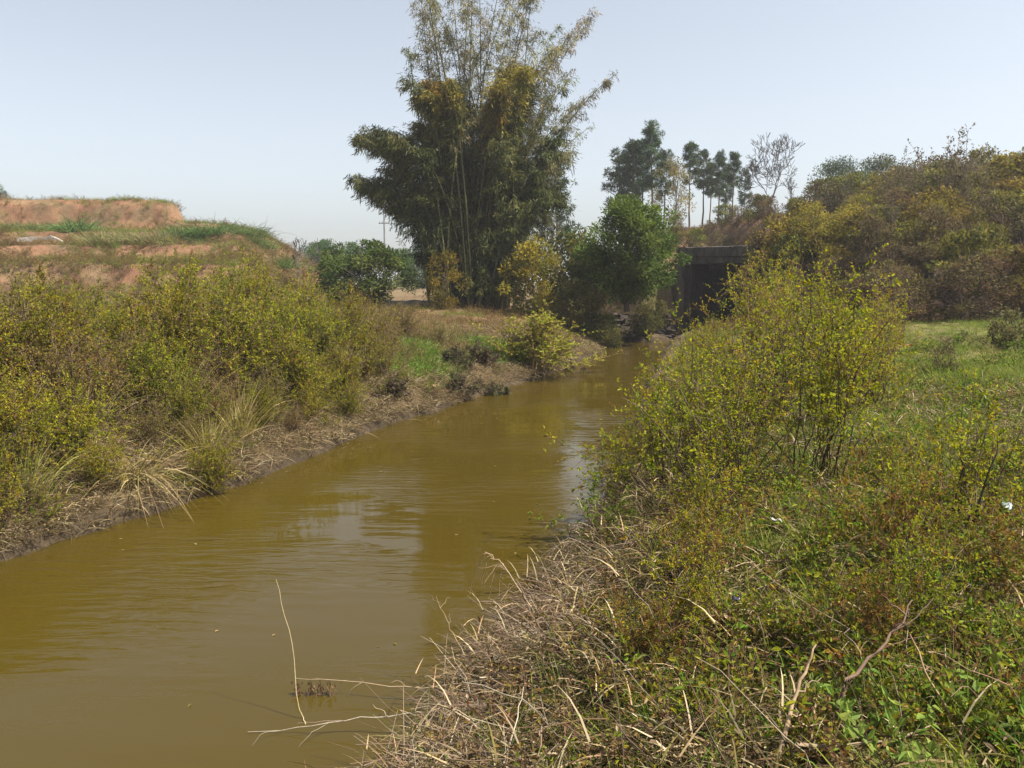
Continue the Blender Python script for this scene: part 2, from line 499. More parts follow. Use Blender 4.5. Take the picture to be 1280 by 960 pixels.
wg = Geo()
wx, wy = np.meshgrid(np.linspace(-45, 24, 24), np.linspace(-30, 52, 28))
kk = (np.arange(27)[:, None] * 24 + np.arange(23)[None]).ravel()
wg.add(np.stack([wx.ravel(), wy.ravel(), np.zeros(wx.size)], 1), np.stack([kk, kk + 1, kk + 25, kk + 24], -1))
water = link('river_water', wg.mesh('river_water', True), M['water'])
water['kind'] = 'structure'; water['label'] = 'muddy brown river water with wind ripples'

# ------------------------------------------------------------------ scatter of uncountable ground cover
def proto_collection(name, meshes):
    c = bpy.data.collections.new(name)
    for i, (me, mt) in enumerate(meshes):
        if not me.materials: me.materials.append(mt)
        c.objects.link(bpy.data.objects.new('%s_%02d' % (name, i), me))
    return c

def scatter(name, coll, ncoll, P, rot, scl, label):
    me = bpy.data.meshes.new(name)
    n = len(P)
    me.vertices.add(n); me.vertices.foreach_set('co', np.asarray(P, np.float32).ravel())
    a = me.attributes.new('rot', 'FLOAT_VECTOR', 'POINT'); a.data.foreach_set('vector', np.asarray(rot, np.float32).ravel())
    a = me.attributes.new('scl', 'FLOAT', 'POINT'); a.data.foreach_set('value', np.asarray(scl, np.float32))
    a = me.attributes.new('pick', 'INT', 'POINT'); a.data.foreach_set('value', RNG.integers(0, ncoll, n).astype(np.int32))
    o = bpy.data.objects.new(name, me); COL.objects.link(o)
    nt = bpy.data.node_groups.new(name + '_nodes', 'GeometryNodeTree')
    nt.interface.new_socket('Geometry', in_out='INPUT', socket_type='NodeSocketGeometry')
    nt.interface.new_socket('Geometry', in_out='OUTPUT', socket_type='NodeSocketGeometry')
    gi, go = nt.nodes.new('NodeGroupInput'), nt.nodes.new('NodeGroupOutput')
    ip = nt.nodes.new('GeometryNodeInstanceOnPoints')
    ci = nt.nodes.new('GeometryNodeCollectionInfo'); ci.inputs['Collection'].default_value = coll
    ci.inputs['Separate Children'].default_value = True; ci.inputs['Reset Children'].default_value = True
    ip.inputs['Pick Instance'].default_value = True
    def attr(nm, t):
        q = nt.nodes.new('GeometryNodeInputNamedAttribute'); q.data_type = t; q.inputs[0].default_value = nm; return q.outputs[0]
    er = nt.nodes.new('FunctionNodeEulerToRotation')
    L = nt.links.new
    L(gi.outputs[0], ip.inputs['Points']); L(ci.outputs[0], ip.inputs['Instance'])
    L(attr('rot', 'FLOAT_VECTOR'), er.inputs[0]); L(er.outputs[0], ip.inputs['Rotation'])
    L(attr('scl', 'FLOAT'), ip.inputs['Scale']); L(attr('pick', 'INT'), ip.inputs['Instance Index'])
    L(ip.outputs[0], go.inputs[0])
    md = o.modifiers.new('scatter', 'NODES'); md.node_group = nt
    o['kind'] = 'stuff'; o['label'] = label
    return o

def tuft(seed, n, h, w, cols, probs=None, lean=.35, droop=.35, rad=.06, K=4):
    r = np.random.default_rng(seed); g = Geo()
    P = r.normal(scale=rad, size=(n, 3)); P[:, 2] = -.01
    D = r.normal(scale=lean, size=(n, 3)); D[:, 2] = 1
    blades(g, P, D, h * r.uniform(.45, 1.1, n), w * r.uniform(.6, 1.3, n), pal(r, n, cols, probs), r, droop * r.uniform(.3, 1.6, n), K)
    return g.mesh('tuft')

def herb(seed, n, h, leaf, cols, probs=None, stems=6, wide=.9, stemcol=(.12, .09, .04), fold=True):
    """low leafy weed: several thin stems with leaves"""
    r = np.random.default_rng(seed); g = Geo()
    K = 5
    az = r.uniform(0, 2 * math.pi, stems)
    D = np.stack([np.cos(az) * wide, np.sin(az) * wide, np.ones(stems)], 1) * r.uniform(.5, 1.2, (stems, 1)) ; D[:, 2] = 1
    D = unit(D); t = np.linspace(0, 1, K)
    L = h * r.uniform(.6, 1.25, stems)
    B = r.normal(scale=.03, size=(stems, 3)); B[:, 2] = -.02
    P = B[:, None] + D[:, None] * (L[:, None] * t)[..., None]
    P[..., 2] -= (L * r.uniform(0, .4, stems))[:, None] * t ** 2
    P += r.normal(scale=.02 * h, size=P.shape) * t[None, :, None]
    tubes(g, P, np.tile(np.linspace(.004, .0015, K), (stems, 1)) * (h / .5) ** .5, stemcol, 3)
    i = r.integers(0, stems, n); tt = r.uniform(.2, 1, n) * (K - 1)
    k0 = np.clip(tt.astype(int), 0, K - 2); f = (tt - k0)[:, None]
    p = P[i, k0] * (1 - f) + P[i, k0 + 1] * f
    d = rdir(r, n, .35)
    p = p + d * r.uniform(0, .05, (n, 1)) * h
    leaves(g, p, d, leaf * r.uniform(.55, 1.25, n), leaf * .5 * r.uniform(.7, 1.2, n), pal(r, n, cols, probs), r, fold, .5)
    return g.mesh('herb')

def litter(seed, n, size, cols):
    """a hand-wide mat of dead leaves and bits of stalk"""
    r = np.random.default_rng(seed); g = Geo()
    P = r.normal(scale=.11, size=(n, 3)); P[:, 2] = np.abs(r.normal(scale=.035, size=n))
    D = rdir(r, n); D[:, 2] *= .5
    leaves(g, P, D, size * r.uniform(.5, 1.4, n), size * .4 * r.uniform(.5, 1.2, n), pal(r, n, cols, None, .3), r, True, .3)
    m = n // 2
    P = r.normal(scale=.12, size=(m, 3)); P[:, 2] = np.abs(r.normal(scale=.03, size=m))
    D = rdir(r, m); D[:, 2] = np.abs(D[:, 2]) * .6
    blades(g, P, D, r.uniform(.1, .3, m), .008, pal(r, m, cols, None, .3), r, .4, 4)
    return g.mesh('litter')

YG = [(.20, .205, .014), (.27, .25, .016), (.12, .15, .016), (.22, .15, .025), (.13, .075, .03)]
GREEN = [(.11, .18, .018), (.16, .225, .025), (.07, .12, .016), (.22, .23, .035)]
TAN = [(.24, .18, .08), (.17, .122, .052), (.30, .235, .12), (.115, .08, .038), (.18, .155, .05)]
BROWNS = [(.16, .108, .052), (.10, .066, .034), (.23, .165, .088), (.065, .045, .026), (.30, .235, .14), (.13, .105, .035)]

def region(n, x0, x1, y0, y1, fn, seed):
    """random ground points kept with probability fn(x, y, water distance, bank)"""
    r = np.random.default_rng(seed)
    x = r.uniform(x0, x1, n); y = r.uniform(y0, y1, n)
    d, s = river_dist(x, y)
    keep = r.uniform(0, 1, n) < fn(x, y, d, s)
    # keep what the camera could see, a step to the side included
    vis = (np.abs(x) < y * .78 + 3.0) & (np.hypot(x, y) > 1.5)
    keep &= vis
    x, y = x[keep], y[keep]
    return np.stack([x, y, G(x, y)], 1)

def rots(n, seed, tilt=.12):
    r = np.random.default_rng(seed)
    return np.stack([r.normal(scale=tilt, size=n), r.normal(scale=tilt, size=n), r.uniform(0, 6.283, n)], 1)

c_grass = proto_collection('grass_tuft', [(tuft(i, 26, .30, .007, GREEN + [(.24, .22, .06)], None, .4, .5, .07), M['grass']) for i in range(5)])
c_dry = proto_collection('straw_tuft', [(tuft(20 + i, 24, .34, .006, TAN, None, .6, .7, .07), M['dry']) for i in range(5)])
c_weed = proto_collection('bramble_weed', [(herb(40 + i, 120, .42, .042, YG + [(.16, .08, .02), (.15, .23, .02)], [3.5, 2.5, 3, 1.4, 1.2, .6, 3], 9, 1.0), M['leaf']) for i in range(6)])
c_herb = proto_collection('green_herb', [(herb(60 + i, 60, .20, .05, GREEN, None, 6, 1.0, (.1, .12, .04)), M['leaf']) for i in range(4)])
c_lit = proto_collection('leaf_litter', [(litter(70 + i, 80, .032, BROWNS), M['dry']) for i in range(5)])
c_brown = proto_collection('brown_weed', [(herb(90 + i, 80, .38, .035, [(.20, .12, .035), (.15, .085, .04), (.26, .17, .04), (.17, .15, .03)], None, 9, 1.0, (.14, .09, .06)), M['leaf']) for i in range(4)])

def patch(x, y, s, seed): return fbm(x * s, y * s, seed, 3)

# right bank, near: tangled weeds, grass, dead leaves
P = region(16000, -2, 12, 1.6, 15, lambda x, y, d, s: (s == 1) * sstep(.3, 1.0, d) * (.16 + .4 * sstep(5, 8, y) + .75 * sstep(.42, .62, patch(x, y, .7, 101))) , 1)
scatter('grass_near_camera', c_grass, 5, P, rots(len(P), 1), RNG.uniform(.55, 1.15, len(P)), 'green grass growing through the weeds of the near bank')
P = region(5200, -2, 12, 2.0, 15, lambda x, y, d, s: (s == 1) * sstep(.7, 1.8, d) * (.12 + .8 * sstep(.40, .62, patch(x, y, .8, 131))) * (1 - .88 * sstep(5.5, 8.5, y + .25 * x)), 2)
scatter('bramble_undergrowth', c_weed, 6, P, rots(len(P), 2), RNG.uniform(.5, 1.15, len(P)) * sstep(.8, 4.0, np.hypot(P[:, 0], P[:, 1])), 'yellow-green brambly undergrowth on the near bank')
P = region(3000, -2, 11, 1.8, 12, lambda x, y, d, s: (s == 1) * sstep(.2, .8, d) * (.08 + .8 * sstep(.45, .62, patch(x, y, .6, 151))) * (1 - .8 * sstep(6, 10, y)), 3)
scatter('brown_undergrowth', c_brown, 4, P, rots(len(P), 3), RNG.uniform(.5, 1.1, len(P)) * sstep(.8, 4.0, np.hypot(P[:, 0], P[:, 1])), 'withered brown undergrowth on the near bank')
P = region(6500, -1.5, 14, 1.8, 22, lambda x, y, d, s: (s == 1) * sstep(1.0, 2.2, d) * sstep(.44, .58, patch(x, y, .9, 171)), 4)
scatter('green_herb_cover', c_herb, 4, P, rots(len(P), 4), RNG.uniform(.6, 1.5, len(P)), 'bright green low herbs between the near weeds')
P = region(5000, -2.5, 9, 1.6, 12, lambda x, y, d, s: (s == 1) * sstep(.0, .3, d) * (.35 + .65 * (1 - sstep(1.2, 2.6, d))), 5)
scatter('leaf_litter_near_bank', c_lit, 5, P, rots(len(P), 5), RNG.uniform(.7, 1.4, len(P)), 'dead leaves and stalk bits on the near bank')
P = region(3600, -2, 11, 1.6, 14, lambda x, y, d, s: (s == 1) * sstep(.1, .6, d) * (.12 + .6 * sstep(.45, .65, patch(x, y, .5, 191)) + .1 * (1 - sstep(1.0, 2.2, d))), 6)
scatter('dry_grass_near_bank', c_dry, 5, P, rots(len(P), 6), RNG.uniform(.5, 1.1, len(P)), 'dry straw-coloured grass on the near bank')
# meadow on the right
P = region(26000, 2, 30, 11, 33, lambda x, y, d, s: (s == 1) * sstep(.4, 1.4, d) * (.25 + .75 * sstep(.4, .55, patch(x, y, .4, 211))), 7)
scatter('meadow_grass', c_grass, 5, P, rots(len(P), 7), RNG.uniform(.5, 1.0, len(P)), 'short green meadow grass below the bushy slope')
P = region(11000, 2, 30, 11, 34, lambda x, y, d, s: (s == 1) * sstep(.3, 1.2, d) * (.10 + .8 * sstep(.5, .62, patch(x, y, .35, 231))), 8)
scatter('meadow_dry_grass', c_dry, 5, P, rots(len(P), 8), RNG.uniform(.5, 1.0, len(P)), 'dry bleached grass patches on the meadow')
# left bank
P = region(22000, -16, 5, 6, 34, lambda x, y, d, s: (s == 0) * sstep(.0, .15, d) * (1 - .75 * sstep(2.6, 5.0, d)), 9)
scatter('leaf_litter_far_bank', c_lit, 5, P, rots(len(P), 9), RNG.uniform(.7, 1.3, len(P)), 'grey-brown dead leaf litter on the far bank slope')
P = region(16000, -16, 6, 6, 42, lambda x, y, d, s: (s == 0) * sstep(.1, .5, d) * (.16 + .75 * sstep(.42, .62, patch(x, y, .5, 251))), 10)
scatter('dry_grass_far_bank', c_dry, 5, P, rots(len(P), 10, .25), RNG.uniform(.4, 1.0, len(P)), 'dry straw grass on the far bank')
P = region(9000, -15, 6, 8, 40, lambda x, y, d, s: (s == 0) * sstep(.5, 1.0, d) * sstep(.52, .62, patch(x, y, .42, 271)) * (.25 + .75 * sstep(12, 17, y)), 11)
scatter('green_grass_far_bank', c_grass, 5, P, rots(len(P), 11), RNG.uniform(.6, 1.3, len(P)), 'patches of fresh green grass on the far bank')
P = region(7000, -18, 7, 7, 42, lambda x, y, d, s: (s == 0) * sstep(.5, 1.2, d) * sstep(.4, .6, patch(x, y, .45, 291)) * .8, 12)
scatter('brown_weed_far_bank', c_brown, 4, P, rots(len(P), 12), RNG.uniform(.6, 1.5, len(P)), 'low brown weeds on the far bank')
c_fluff = proto_collection('fluffy_grass', [(tuft(120 + i, 44, .75, .008, [(.20, .13, .055), (.15, .10, .045), (.26, .18, .08), (.17, .14, .05)], None, .3, .3, .12), M['dry']) for i in range(4)])
P = region(9000, -7, 4, 14, 33, lambda x, y, d, s: (s == 0) * sstep(1.2, 2.6, d) * (.04 + .5 * sstep(.40, .56, patch(x, y, .35, 401))) * (1 - .8 * sstep(-.17, -.08, x / y)), 16)
scatter('brown_grass_far_bank', c_fluff, 4, P, rots(len(P), 16), RNG.uniform(.5, 1.1, len(P)), 'fuzzy brown dead grass on the far bank before the bamboo')
g1, g2 = pick(508, 446), pick(618, 440)
P = region(26000, -6, 3, 15, 28, lambda x, y, d, s: (s == 0) * sstep(.3, .8, d) * np.clip(np.exp(-((x - g1[0]) / .9) ** 2 - ((y - g1[1]) / 1.5) ** 2) + np.exp(-((x - g2[0]) / .7) ** 2 - ((y - g2[1]) / 1.2) ** 2), 0, 1), 17)
c_fresh = proto_collection('fresh_grass', [(tuft(130 + i, 26, .22, .012, [(.12, .22, .02), (.17, .27, .03), (.09, .16, .02)], None, .5, .5, .08), M['grass']) for i in range(3)])
scatter('fresh_grass_patch', c_fresh, 3, P, rots(len(P), 17), RNG.uniform(1.1, 1.9, len(P)), 'two fresh bright green grass patches on the far bank')
P = region(30000, -16, 6, 6, 34, lambda x, y, d, s: (s == 0) * sstep(-.02, .1, d) * (1 - sstep(.5, 1.3, d)) * (.25 + .75 * sstep(.4, .6, patch(x, y, .8, 411))), 18)
scatter('bank_edge_grass', c_dry, 5, P, rots(len(P), 18, .5), RNG.uniform(.3, .8, len(P)), 'dry grass hanging over the far water edge')
P = region(9000, -16, 6, 6, 34, lambda x, y, d, s: (s == 0) * sstep(.1, .4, d) * (1 - sstep(1.2, 2.4, d)) * sstep(.48, .62, patch(x, y, .9, 421)), 19)
scatter('bank_edge_weed', c_weed, 6, P, rots(len(P), 19, .3), RNG.uniform(.5, 1.0, len(P)), 'green weeds low on the far bank slope')
P = region(5000, -9, 3, 5, 26, lambda x, y, d, s: (d < -.05) * (.02 + .16 * (1 - sstep(.1, .7, -d)) * sstep(.45, .6, patch(x, y, .9, 431))), 22)
P[:, 2] = .004
gfl = Geo(); rfl = np.random.default_rng(3); leaves(gfl, np.zeros((1, 3)), ID([[1.0, 0, 0]]), .05, .022, ID([[.22, .16, .07]]), rfl, True, 40.0)
gfl2 = Geo(); leaves(gfl2, np.zeros((1, 3)), ID([[1.0, 0, 0]]), .035, .02, ID([[.12, .10, .03]]), rfl, True, 40.0)
c_float = proto_collection('floating_leaf', [(gfl.mesh('floating_leaf'), M['dry']), (gfl2.mesh('floating_leaf'), M['dry'])])
scatter('floating_leaves', c_float, 2, P, rots(len(P), 22, .03), RNG.uniform(.6, 1.4, len(P)), 'dead leaves floating on the river')
# terraces and slopes behind
P = region(32000, -70, -10, 41, 66, lambda x, y, d, s: .16 + .8 * sstep(.46, .62, patch(x, y, .22, 311)), 13)
scatter('dry_grass_terraces', c_dry, 5, P, rots(len(P), 13), RNG.uniform(1.0, 2.2, len(P)), 'dry grass tufts on the red clay terraces')
P = region(9000, -60, -11, 41, 62, lambda x, y, d, s: .1 + .8 * sstep(.48, .6, patch(x, y, .3, 341)), 21)
scatter('brown_weed_terraces', c_brown, 4, P, rots(len(P), 21), RNG.uniform(.9, 2.0, len(P)), 'brown weeds on the red clay terraces')
P = region(9000, -60, -10, 40, 60, lambda x, y, d, s: sstep(.50, .62, patch(x, y, .2, 331)) * .8, 14)
scatter('green_grass_terraces', c_grass, 5, P, rots(len(P), 14), RNG.uniform(1.2, 2.4, len(P)), 'green grass tufts on the red clay terraces')
P = region(14000, 4, 45, 27, 75, lambda x, y, d, s: (d > 1.2) * .7, 15)
scatter('brown_weed_slope', c_brown, 4, P, rots(len(P), 15), RNG.uniform(.8, 1.9, len(P)), 'brown scrub cover on the slope behind the meadow')

# ------------------------------------------------------------------ plants with stems and leaves
def shrub(seed, H, nst=26, spread=.8, ntw=14, nlf=9, leaf=.04, cols=YG, probs=None, stemcol=(.11, .075, .045), arch=.35, rad=.12, fold=True, r0=.009, low=.22, wid=.55, up=.5):
    r = np.random.default_rng(seed)
    K = 7; t = np.linspace(0, 1, K)
    az = r.uniform(0, 2 * math.pi, nst); tl = np.abs(r.normal(scale=.55, size=nst)) * spread
    D = unit(np.stack([np.cos(az) * np.tan(np.clip(tl, 0, 1.15)), np.sin(az) * np.tan(np.clip(tl, 0, 1.15)), np.ones(nst)], 1))
    L = H * r.uniform(.6, 1.08, nst)
    B = r.normal(scale=rad, size=(nst, 3)); B[:, 2] = -.05
    P = B[:, None] + D[:, None] * (L[:, None] * t)[..., None]
    P[..., 2] -= (L * arch * np.sin(tl) * r.uniform(.4, 1.3, nst))[:, None] * t ** 2.2
    P += np.cumsum(r.normal(scale=.018 * H, size=P.shape), 1) * (t > 0)[None, :, None]
    gs, gl = Geo(), Geo()
    cs = pal(r, nst, [stemcol, tuple(c * 1.5 for c in stemcol), tuple(c * .7 for c in stemcol)], None, .15)
    tubes(gs, P, np.linspace(1, .25, K)[None] * r0 * (H / 1.7) * r.uniform(.6, 1.3, (nst, 1)), cs, 4)
    # twigs
    m = nst * ntw
    i = np.repeat(np.arange(nst), ntw); tt = r.uniform(low, 1, m) * (K - 1)
    k0 = np.clip(tt.astype(int), 0, K - 2); f = (tt - k0)[:, None]
    p0 = P[i, k0] * (1 - f) + P[i, k0 + 1] * f
    td = unit(unit(P[i, k0 + 1] - P[i, k0]) * .7 + rdir(r, m, up))
    tl2 = H * r.uniform(.07, .24, m)
    Kt = 4; t2 = np.linspace(0, 1, Kt)
    T = p0[:, None] + td[:, None] * (tl2[:, None] * t2)[..., None]
    T[..., 2] -= (tl2 * r.uniform(-.1, .35, m))[:, None] * t2 ** 2
    T += np.cumsum(r.normal(scale=.008 * H, size=T.shape), 1) * (t2 > 0)[None, :, None]
    tubes(gs, T, np.tile(np.linspace(1, .4, Kt), (m, 1)) * r0 * .3 * (H / 1.7), cs[i], 3)
    n = m * nlf
    j = np.repeat(np.arange(m), nlf); tt = r.uniform(.1, 1, n) * (Kt - 1)
    k0 = np.clip(tt.astype(int), 0, Kt - 2); f = (tt - k0)[:, None]
    p = T[j, k0] * (1 - f) + T[j, k0 + 1] * f
    d = rdir(r, n, .3) + unit(T[j, k0 + 1] - T[j, k0]) * .5
    tint = pal(r, m, cols, probs, .12)                       # a twig's leaves share a tone
    lc = np.clip(tint[j] * (1 + r.normal(scale=.14, size=(n, 1))), .005, .7)
    leaves(gl, p, d, leaf * r.uniform(.5, 1.3, n), leaf * wid * r.uniform(.7, 1.2, n), lc, r, fold, .3)
    return [('stem', gs.mesh('stem'), M['bark']), ('foliage', gl.mesh('foliage'), M['leaf'])]

# --- two pale yellow-green shrubs by the near water, and their neighbours
NEARC = [(.28, .275, .010), (.35, .32, .012), (.17, .20, .012), (.29, .20, .014), (.16, .095, .03)]
near_a = shrub(301, 1.95, 34, .85, 16, 8, .040, NEARC, [5, 4, 3, 1.5, .6])
near_b = shrub(302, 1.95, 26, .62, 18, 8, .040, NEARC, [5, 5, 2, 1.2, .3], (.10, .065, .035), .35, .14, True, .0075, .30)
near_c = shrub(303, 1.35, 28, 1.05, 15, 8, .038, NEARC, [4, 3, 4, 1.5, 1])
near_d = shrub(304, 1.7, 30, .75, 15, 9, .04, NEARC, [3, 2, 2, 3, 3], (.14, .085, .06))
def on(px, py): return pick(px, py)
def stand(name, parts, p, rz, sc, label, cat, group=None, tilt=0.0):
    return plant(name, parts, (p[0], p[1], p[2]), rz, sc, label, cat, group, tilt)
stand('riverside_shrub', near_b, (2.9, 7.3, gz(2.9, 7.3)), .4, 1.0, 'slender yellow-green shrub with bare forked stems standing alone in the grass', 'shrub')
stand('riverside_shrub', near_a, (1.95, 7.1, gz(1.95, 7.1)), 2.0, .82, 'wide yellow-green shrub leaning over the water beside the slender shrub', 'shrub')
stand('riverside_shrub', near_c, (1.45, 5.7, gz(1.45, 5.7)), 1.0, .62, 'low green shrub on the near water edge above the twig heap', 'shrub')
stand('riverside_shrub', near_d, (3.3, 10.4, gz(3.3, 10.4)), 3.0, 1.2, 'brownish thin-leaved shrub behind the slender yellow-green shrub', 'shrub')
stand('riverside_shrub', near_a, (2.55, 11.0, gz(2.55, 11)), 4.0, .72, 'bushy yellow-green shrub on the water edge behind the wide leaning shrub', 'shrub')
stand('riverside_shrub', near_b, (4.75, 15.5, gz(4.75, 15.5)), 5.0, 1.0, 'tall yellow-green shrub hiding the foot of the bridge opening', 'shrub')
stand('riverside_shrub', near_a, (4.3, 12.8, gz(4.3, 12.8)), 5.6, .95, 'yellow-brown shrub at the meadow edge behind the slender shrub', 'shrub')
stand('riverside_shrub', near_d, (6.9, 20.5, gz(6.9, 20.5)), .6, 1.3, 'brown shrub farther up the near bank below the bridge', 'shrub')
for k_, x, y, s_, lab in [(near_a, 2.5, 8.8, .85, 'dense yellow-green shrub between the two nearest riverside shrubs'), (near_c, 1.75, 8.8, 1.2, 'low spreading shrub at the water edge beside the dense yellow-green shrub'),
                      (near_b, 4.0, 9.8, .62, 'upright yellow-green shrub right behind the slender shrub'), (near_a, 3.2, 13.4, .62, 'broad yellow-brown shrub at the water edge in front of the bridge'),
                      (near_d, 5.5, 13.0, .8, 'yellow-brown shrub right of the slender shrub at the meadow edge'), (near_a, 6.4, 14.6, .68, 'rounded yellow-brown shrub between the meadow and the slope'), (near_d, 7.2, 15.8, 1.0, 'rightmost brown shrub of the riverside group on the meadow'), (near_d, 4.9, 10.8, .85, 'thin brown shrub at the near corner of the meadow'), (near_b, 5.6, 14.6, .8, 'brown-yellow shrub on the meadow side of the tall shrub'),
                      (near_a, 4.3, 17.5, .62, 'shrub on the water edge farther up the near bank'), (near_a, 6.6, 17.8, 1.15, 'yellow-olive shrub where the meadow meets the bank shrubs'),
                      (near_c, 5.3, 21.5, .75, 'spreading shrub over the water opposite the bank point')]:
    stand('riverside_shrub', k_, (x, y, gz(x, y)), x * 5, s_, lab, 'shrub')
for x, y, s_, lab in [(7.9, 24.5, 1.25, 'olive shrub closest to the bridge on the near bank'),
                      (2.75, 5.3, .62, 'sprawling yellow bramble bush in the weeds under the slender shrub'),
                      (3.5, 6.0, .8, 'bright yellow-green bush in the weeds at the frame edge'),
                      (2.05, 3.9, .5, 'bramble bush in the weeds above the bright light-green weed'),
                      (1.05, 4.4, .5, 'small leafy bush just behind the twig heap')]:
    stand('bramble_bush', near_c if s_ < 1 else near_b, (x, y, gz(x, y)), x * 3, s_, lab, 'bush')
for i, (x, y, s_, lab) in enumerate([(1.35, 9.6, .55, 'low shrub hanging over the water left of the wide shrub'), (1.85, 11.6, .6, 'low yellow shrub on the near water edge'),
                      (2.6, 14.2, .62, 'second low shrub on the near water edge counting from the wide one'), (3.5, 16.8, .65, 'third low shrub on the near water edge, before the river bends'),
                      (4.6, 19.6, .7, 'last low shrub on the near water edge before the bridge')]):
    stand('water_edge_shrub', near_c, (x, y, gz(x, y)), i * 1.3, s_ * 1.15, lab, 'shrub')
hang = shrub(310, .9, 9, 1.4, 12, 9, .034, [(.13, .20, .02), (.17, .22, .03)], None, (.16, .10, .06), .5, .06)
stand('overhanging_shoot', hang, (.95, 7.6, gz(.95, 7.6) + .05), .8, 1.0, 'leafy green shoots reaching out over the water from the near bank', 'shoots')
rust = shrub(312, 1.1, 26, .95, 15, 7, .034, [(.22, .12, .02), (.26, .17, .02), (.16, .085, .03), (.20, .19, .015), (.14, .17, .015)], None, (.15, .085, .05), .45, .1, True, .006)
for x, y, s_, lab in [(2.35, 4.7, .75, 'rusty thin-leaved bush right of the long thin stem'), (1.75, 3.75, .55, 'rusty low bush behind the pale broken stick'), (2.75, 4.3, .7, 'rusty bush at the right frame edge of the near weeds'), (1.3, 5.05, .6, 'loose rusty bush between the twig heap and the white scrap'), (3.3, 7.0, .6, 'small rusty bush right of the slender shrub foot'), (.75, 4.2, .45, 'low rusty bush at the top of the twig heap')]:
    stand('rusty_bush', rust, (x, y, gz(x, y)), x * 4, s_, lab, 'bush')
# upright sapling with a dark bare stem, far right of the weeds
sap = shrub(311, 1.3, 4, .35, 12, 8, .045, NEARC, [3, 4, 2, 2, 1], (.06, .04, .03), .2, .05, True, .016)
stand('sapling', sap, (3.05, 5.4, gz(3.05, 5.4)), 1.2, .8, 'sapling with a dark leaning stem in the near weeds', 'sapling')

# --- thicket on the left bank
TH = [(.235, .225, .010), (.295, .27, .012), (.135, .155, .012), (.21, .135, .02), (.12, .08, .03)]
th = [shrub(320 + i, 2.0, 42, .8, 19, 14, .05, TH, [5, 4, 4, 1.6, 1.0], (.10, .065, .04), .3, .16, False) for i in range(5)]
thb = [shrub(330 + i, 1.7, 38, .95, 17, 8, .05, [(.17, .125, .035), (.21, .155, .03), (.12, .09, .035), (.19, .18, .02)], None, (.13, .085, .06), .45, .16, False) for i in range(3)]
r = np.random.default_rng(5)
rows = [(.75, .42, 'front'), (1.4, .68, 'front'), (2.3, .95, 'middle'), (3.5, 1.05, 'middle'), (4.8, 1.1, 'back'), (6.8, 1.15, 'rear')]
edge = np.array([[-11.5, 6.0]] + [list(p) for p in LE[:4]] + [list(LE[3] * .2 + LE[4] * .8)])
seg = np.linalg.norm(np.diff(edge, axis=0), axis=1); cum = np.concatenate([[0], np.cumsum(seg)])
for off, sc_, nm in rows:
    s = .4
    while s < cum[-1] - .9 - (1.2 if off < 1.5 else 0):
        k = np.searchsorted(cum, s) - 1; k = max(k, 0)
        f = (s - cum[k]) / seg[k]; e = edge[k] * (1 - f) + edge[k + 1] * f
        tn = (edge[k + 1] - edge[k]) / seg[k]; nn = ID([-tn[1], tn[0]])
        p = e + nn * (off + r.normal(scale=.35)) + tn * r.normal(scale=.2)
        if p[0] / p[1] < -.82: s += .9; continue
        zz = gz(p[0], p[1])
        H = sc_ * r.uniform(.6, 1.15)
        H = min(H, (2.85 + r.uniform(-.25, .45) - zz - .25 * float(sstep(13, 18, p[1]))) / 2.0)
        brown_ = r.uniform() < (.42 if nm == 'front' else .2)
        kind = thb[r.integers(3)] if brown_ else th[r.integers(5)]
        lab = ('brown straggly shrub in the thicket along the left bank' if brown_ else
               {'front': 'yellow-green shrub at the foot of the left bank thicket by the water', 'middle': 'olive shrub in the middle of the left bank thicket',
                'back': 'yellow-green shrub on top of the left bank thicket', 'rear': 'olive shrub at the back of the left thicket below the terraces'}[nm])
        spot = ['at the frame edge', 'above the straw clump', 'behind the tall reeds', 'right of the tall reeds', 'near its low right end'][min(4, int(max(0, (p[0] / p[1] + .64)) / .115))]
        lab = {'front': 'shrub at the waterside foot of the left thicket', 'middle': 'shrub midway up the left thicket', 'back': 'shrub on top of the left thicket', 'rear': 'shrub at the back of the left thicket'}[nm] + ', ' + spot
        lab = ('straggly brown ' if brown_ else 'yellow-green ') + lab
        stand('thicket_shrub', kind, (p[0], p[1], zz), r.uniform(0, 6.28), H, lab, 'shrub', lab.replace('shrub', 'shrubs'))
        s += r.uniform(.8, 1.15)
# scrub thinning out towards the bamboo
for x, y, s_, b, lab in [(-4.4, 15.6, .8, 0, 'yellow-green bush at the low end of the left thicket'), (-3.6, 17.0, .7, 1, 'straggly brown bush beside the low end of the thicket'), (-6.2, 18.8, 1.0, 0, 'tall olive bush behind the low end of the thicket'), (-8.3, 20.5, 1.1, 0, 'tall olive bush below the terrace end'), (-4.2, 18.5, .75, 1, 'brown bush at the end of the left bank thicket'), (-3.2, 20.5, .7, 1, 'reddish-brown bush on the bank beyond the thicket'),
                         (-5.5, 21.5, .9, 0, 'olive bush behind the end of the thicket'), (-4.8, 25, .8, 1, 'brown bush on the dry bank in front of the leafy tree'),
                         (-7.5, 24, 1.1, 0, 'olive bush below the leafy tree'), (-9.5, 27, 1.1, 0, 'olive bush under the terrace foot'),
                         (-2.2, 24.5, .55, 1, 'small brown bush on the dry orange soil')]:
    stand('scrub_bush', (thb if b else th)[int(abs(x * 10)) % 3], (x, y, gz(x, y)), x, s_, lab, 'bush')
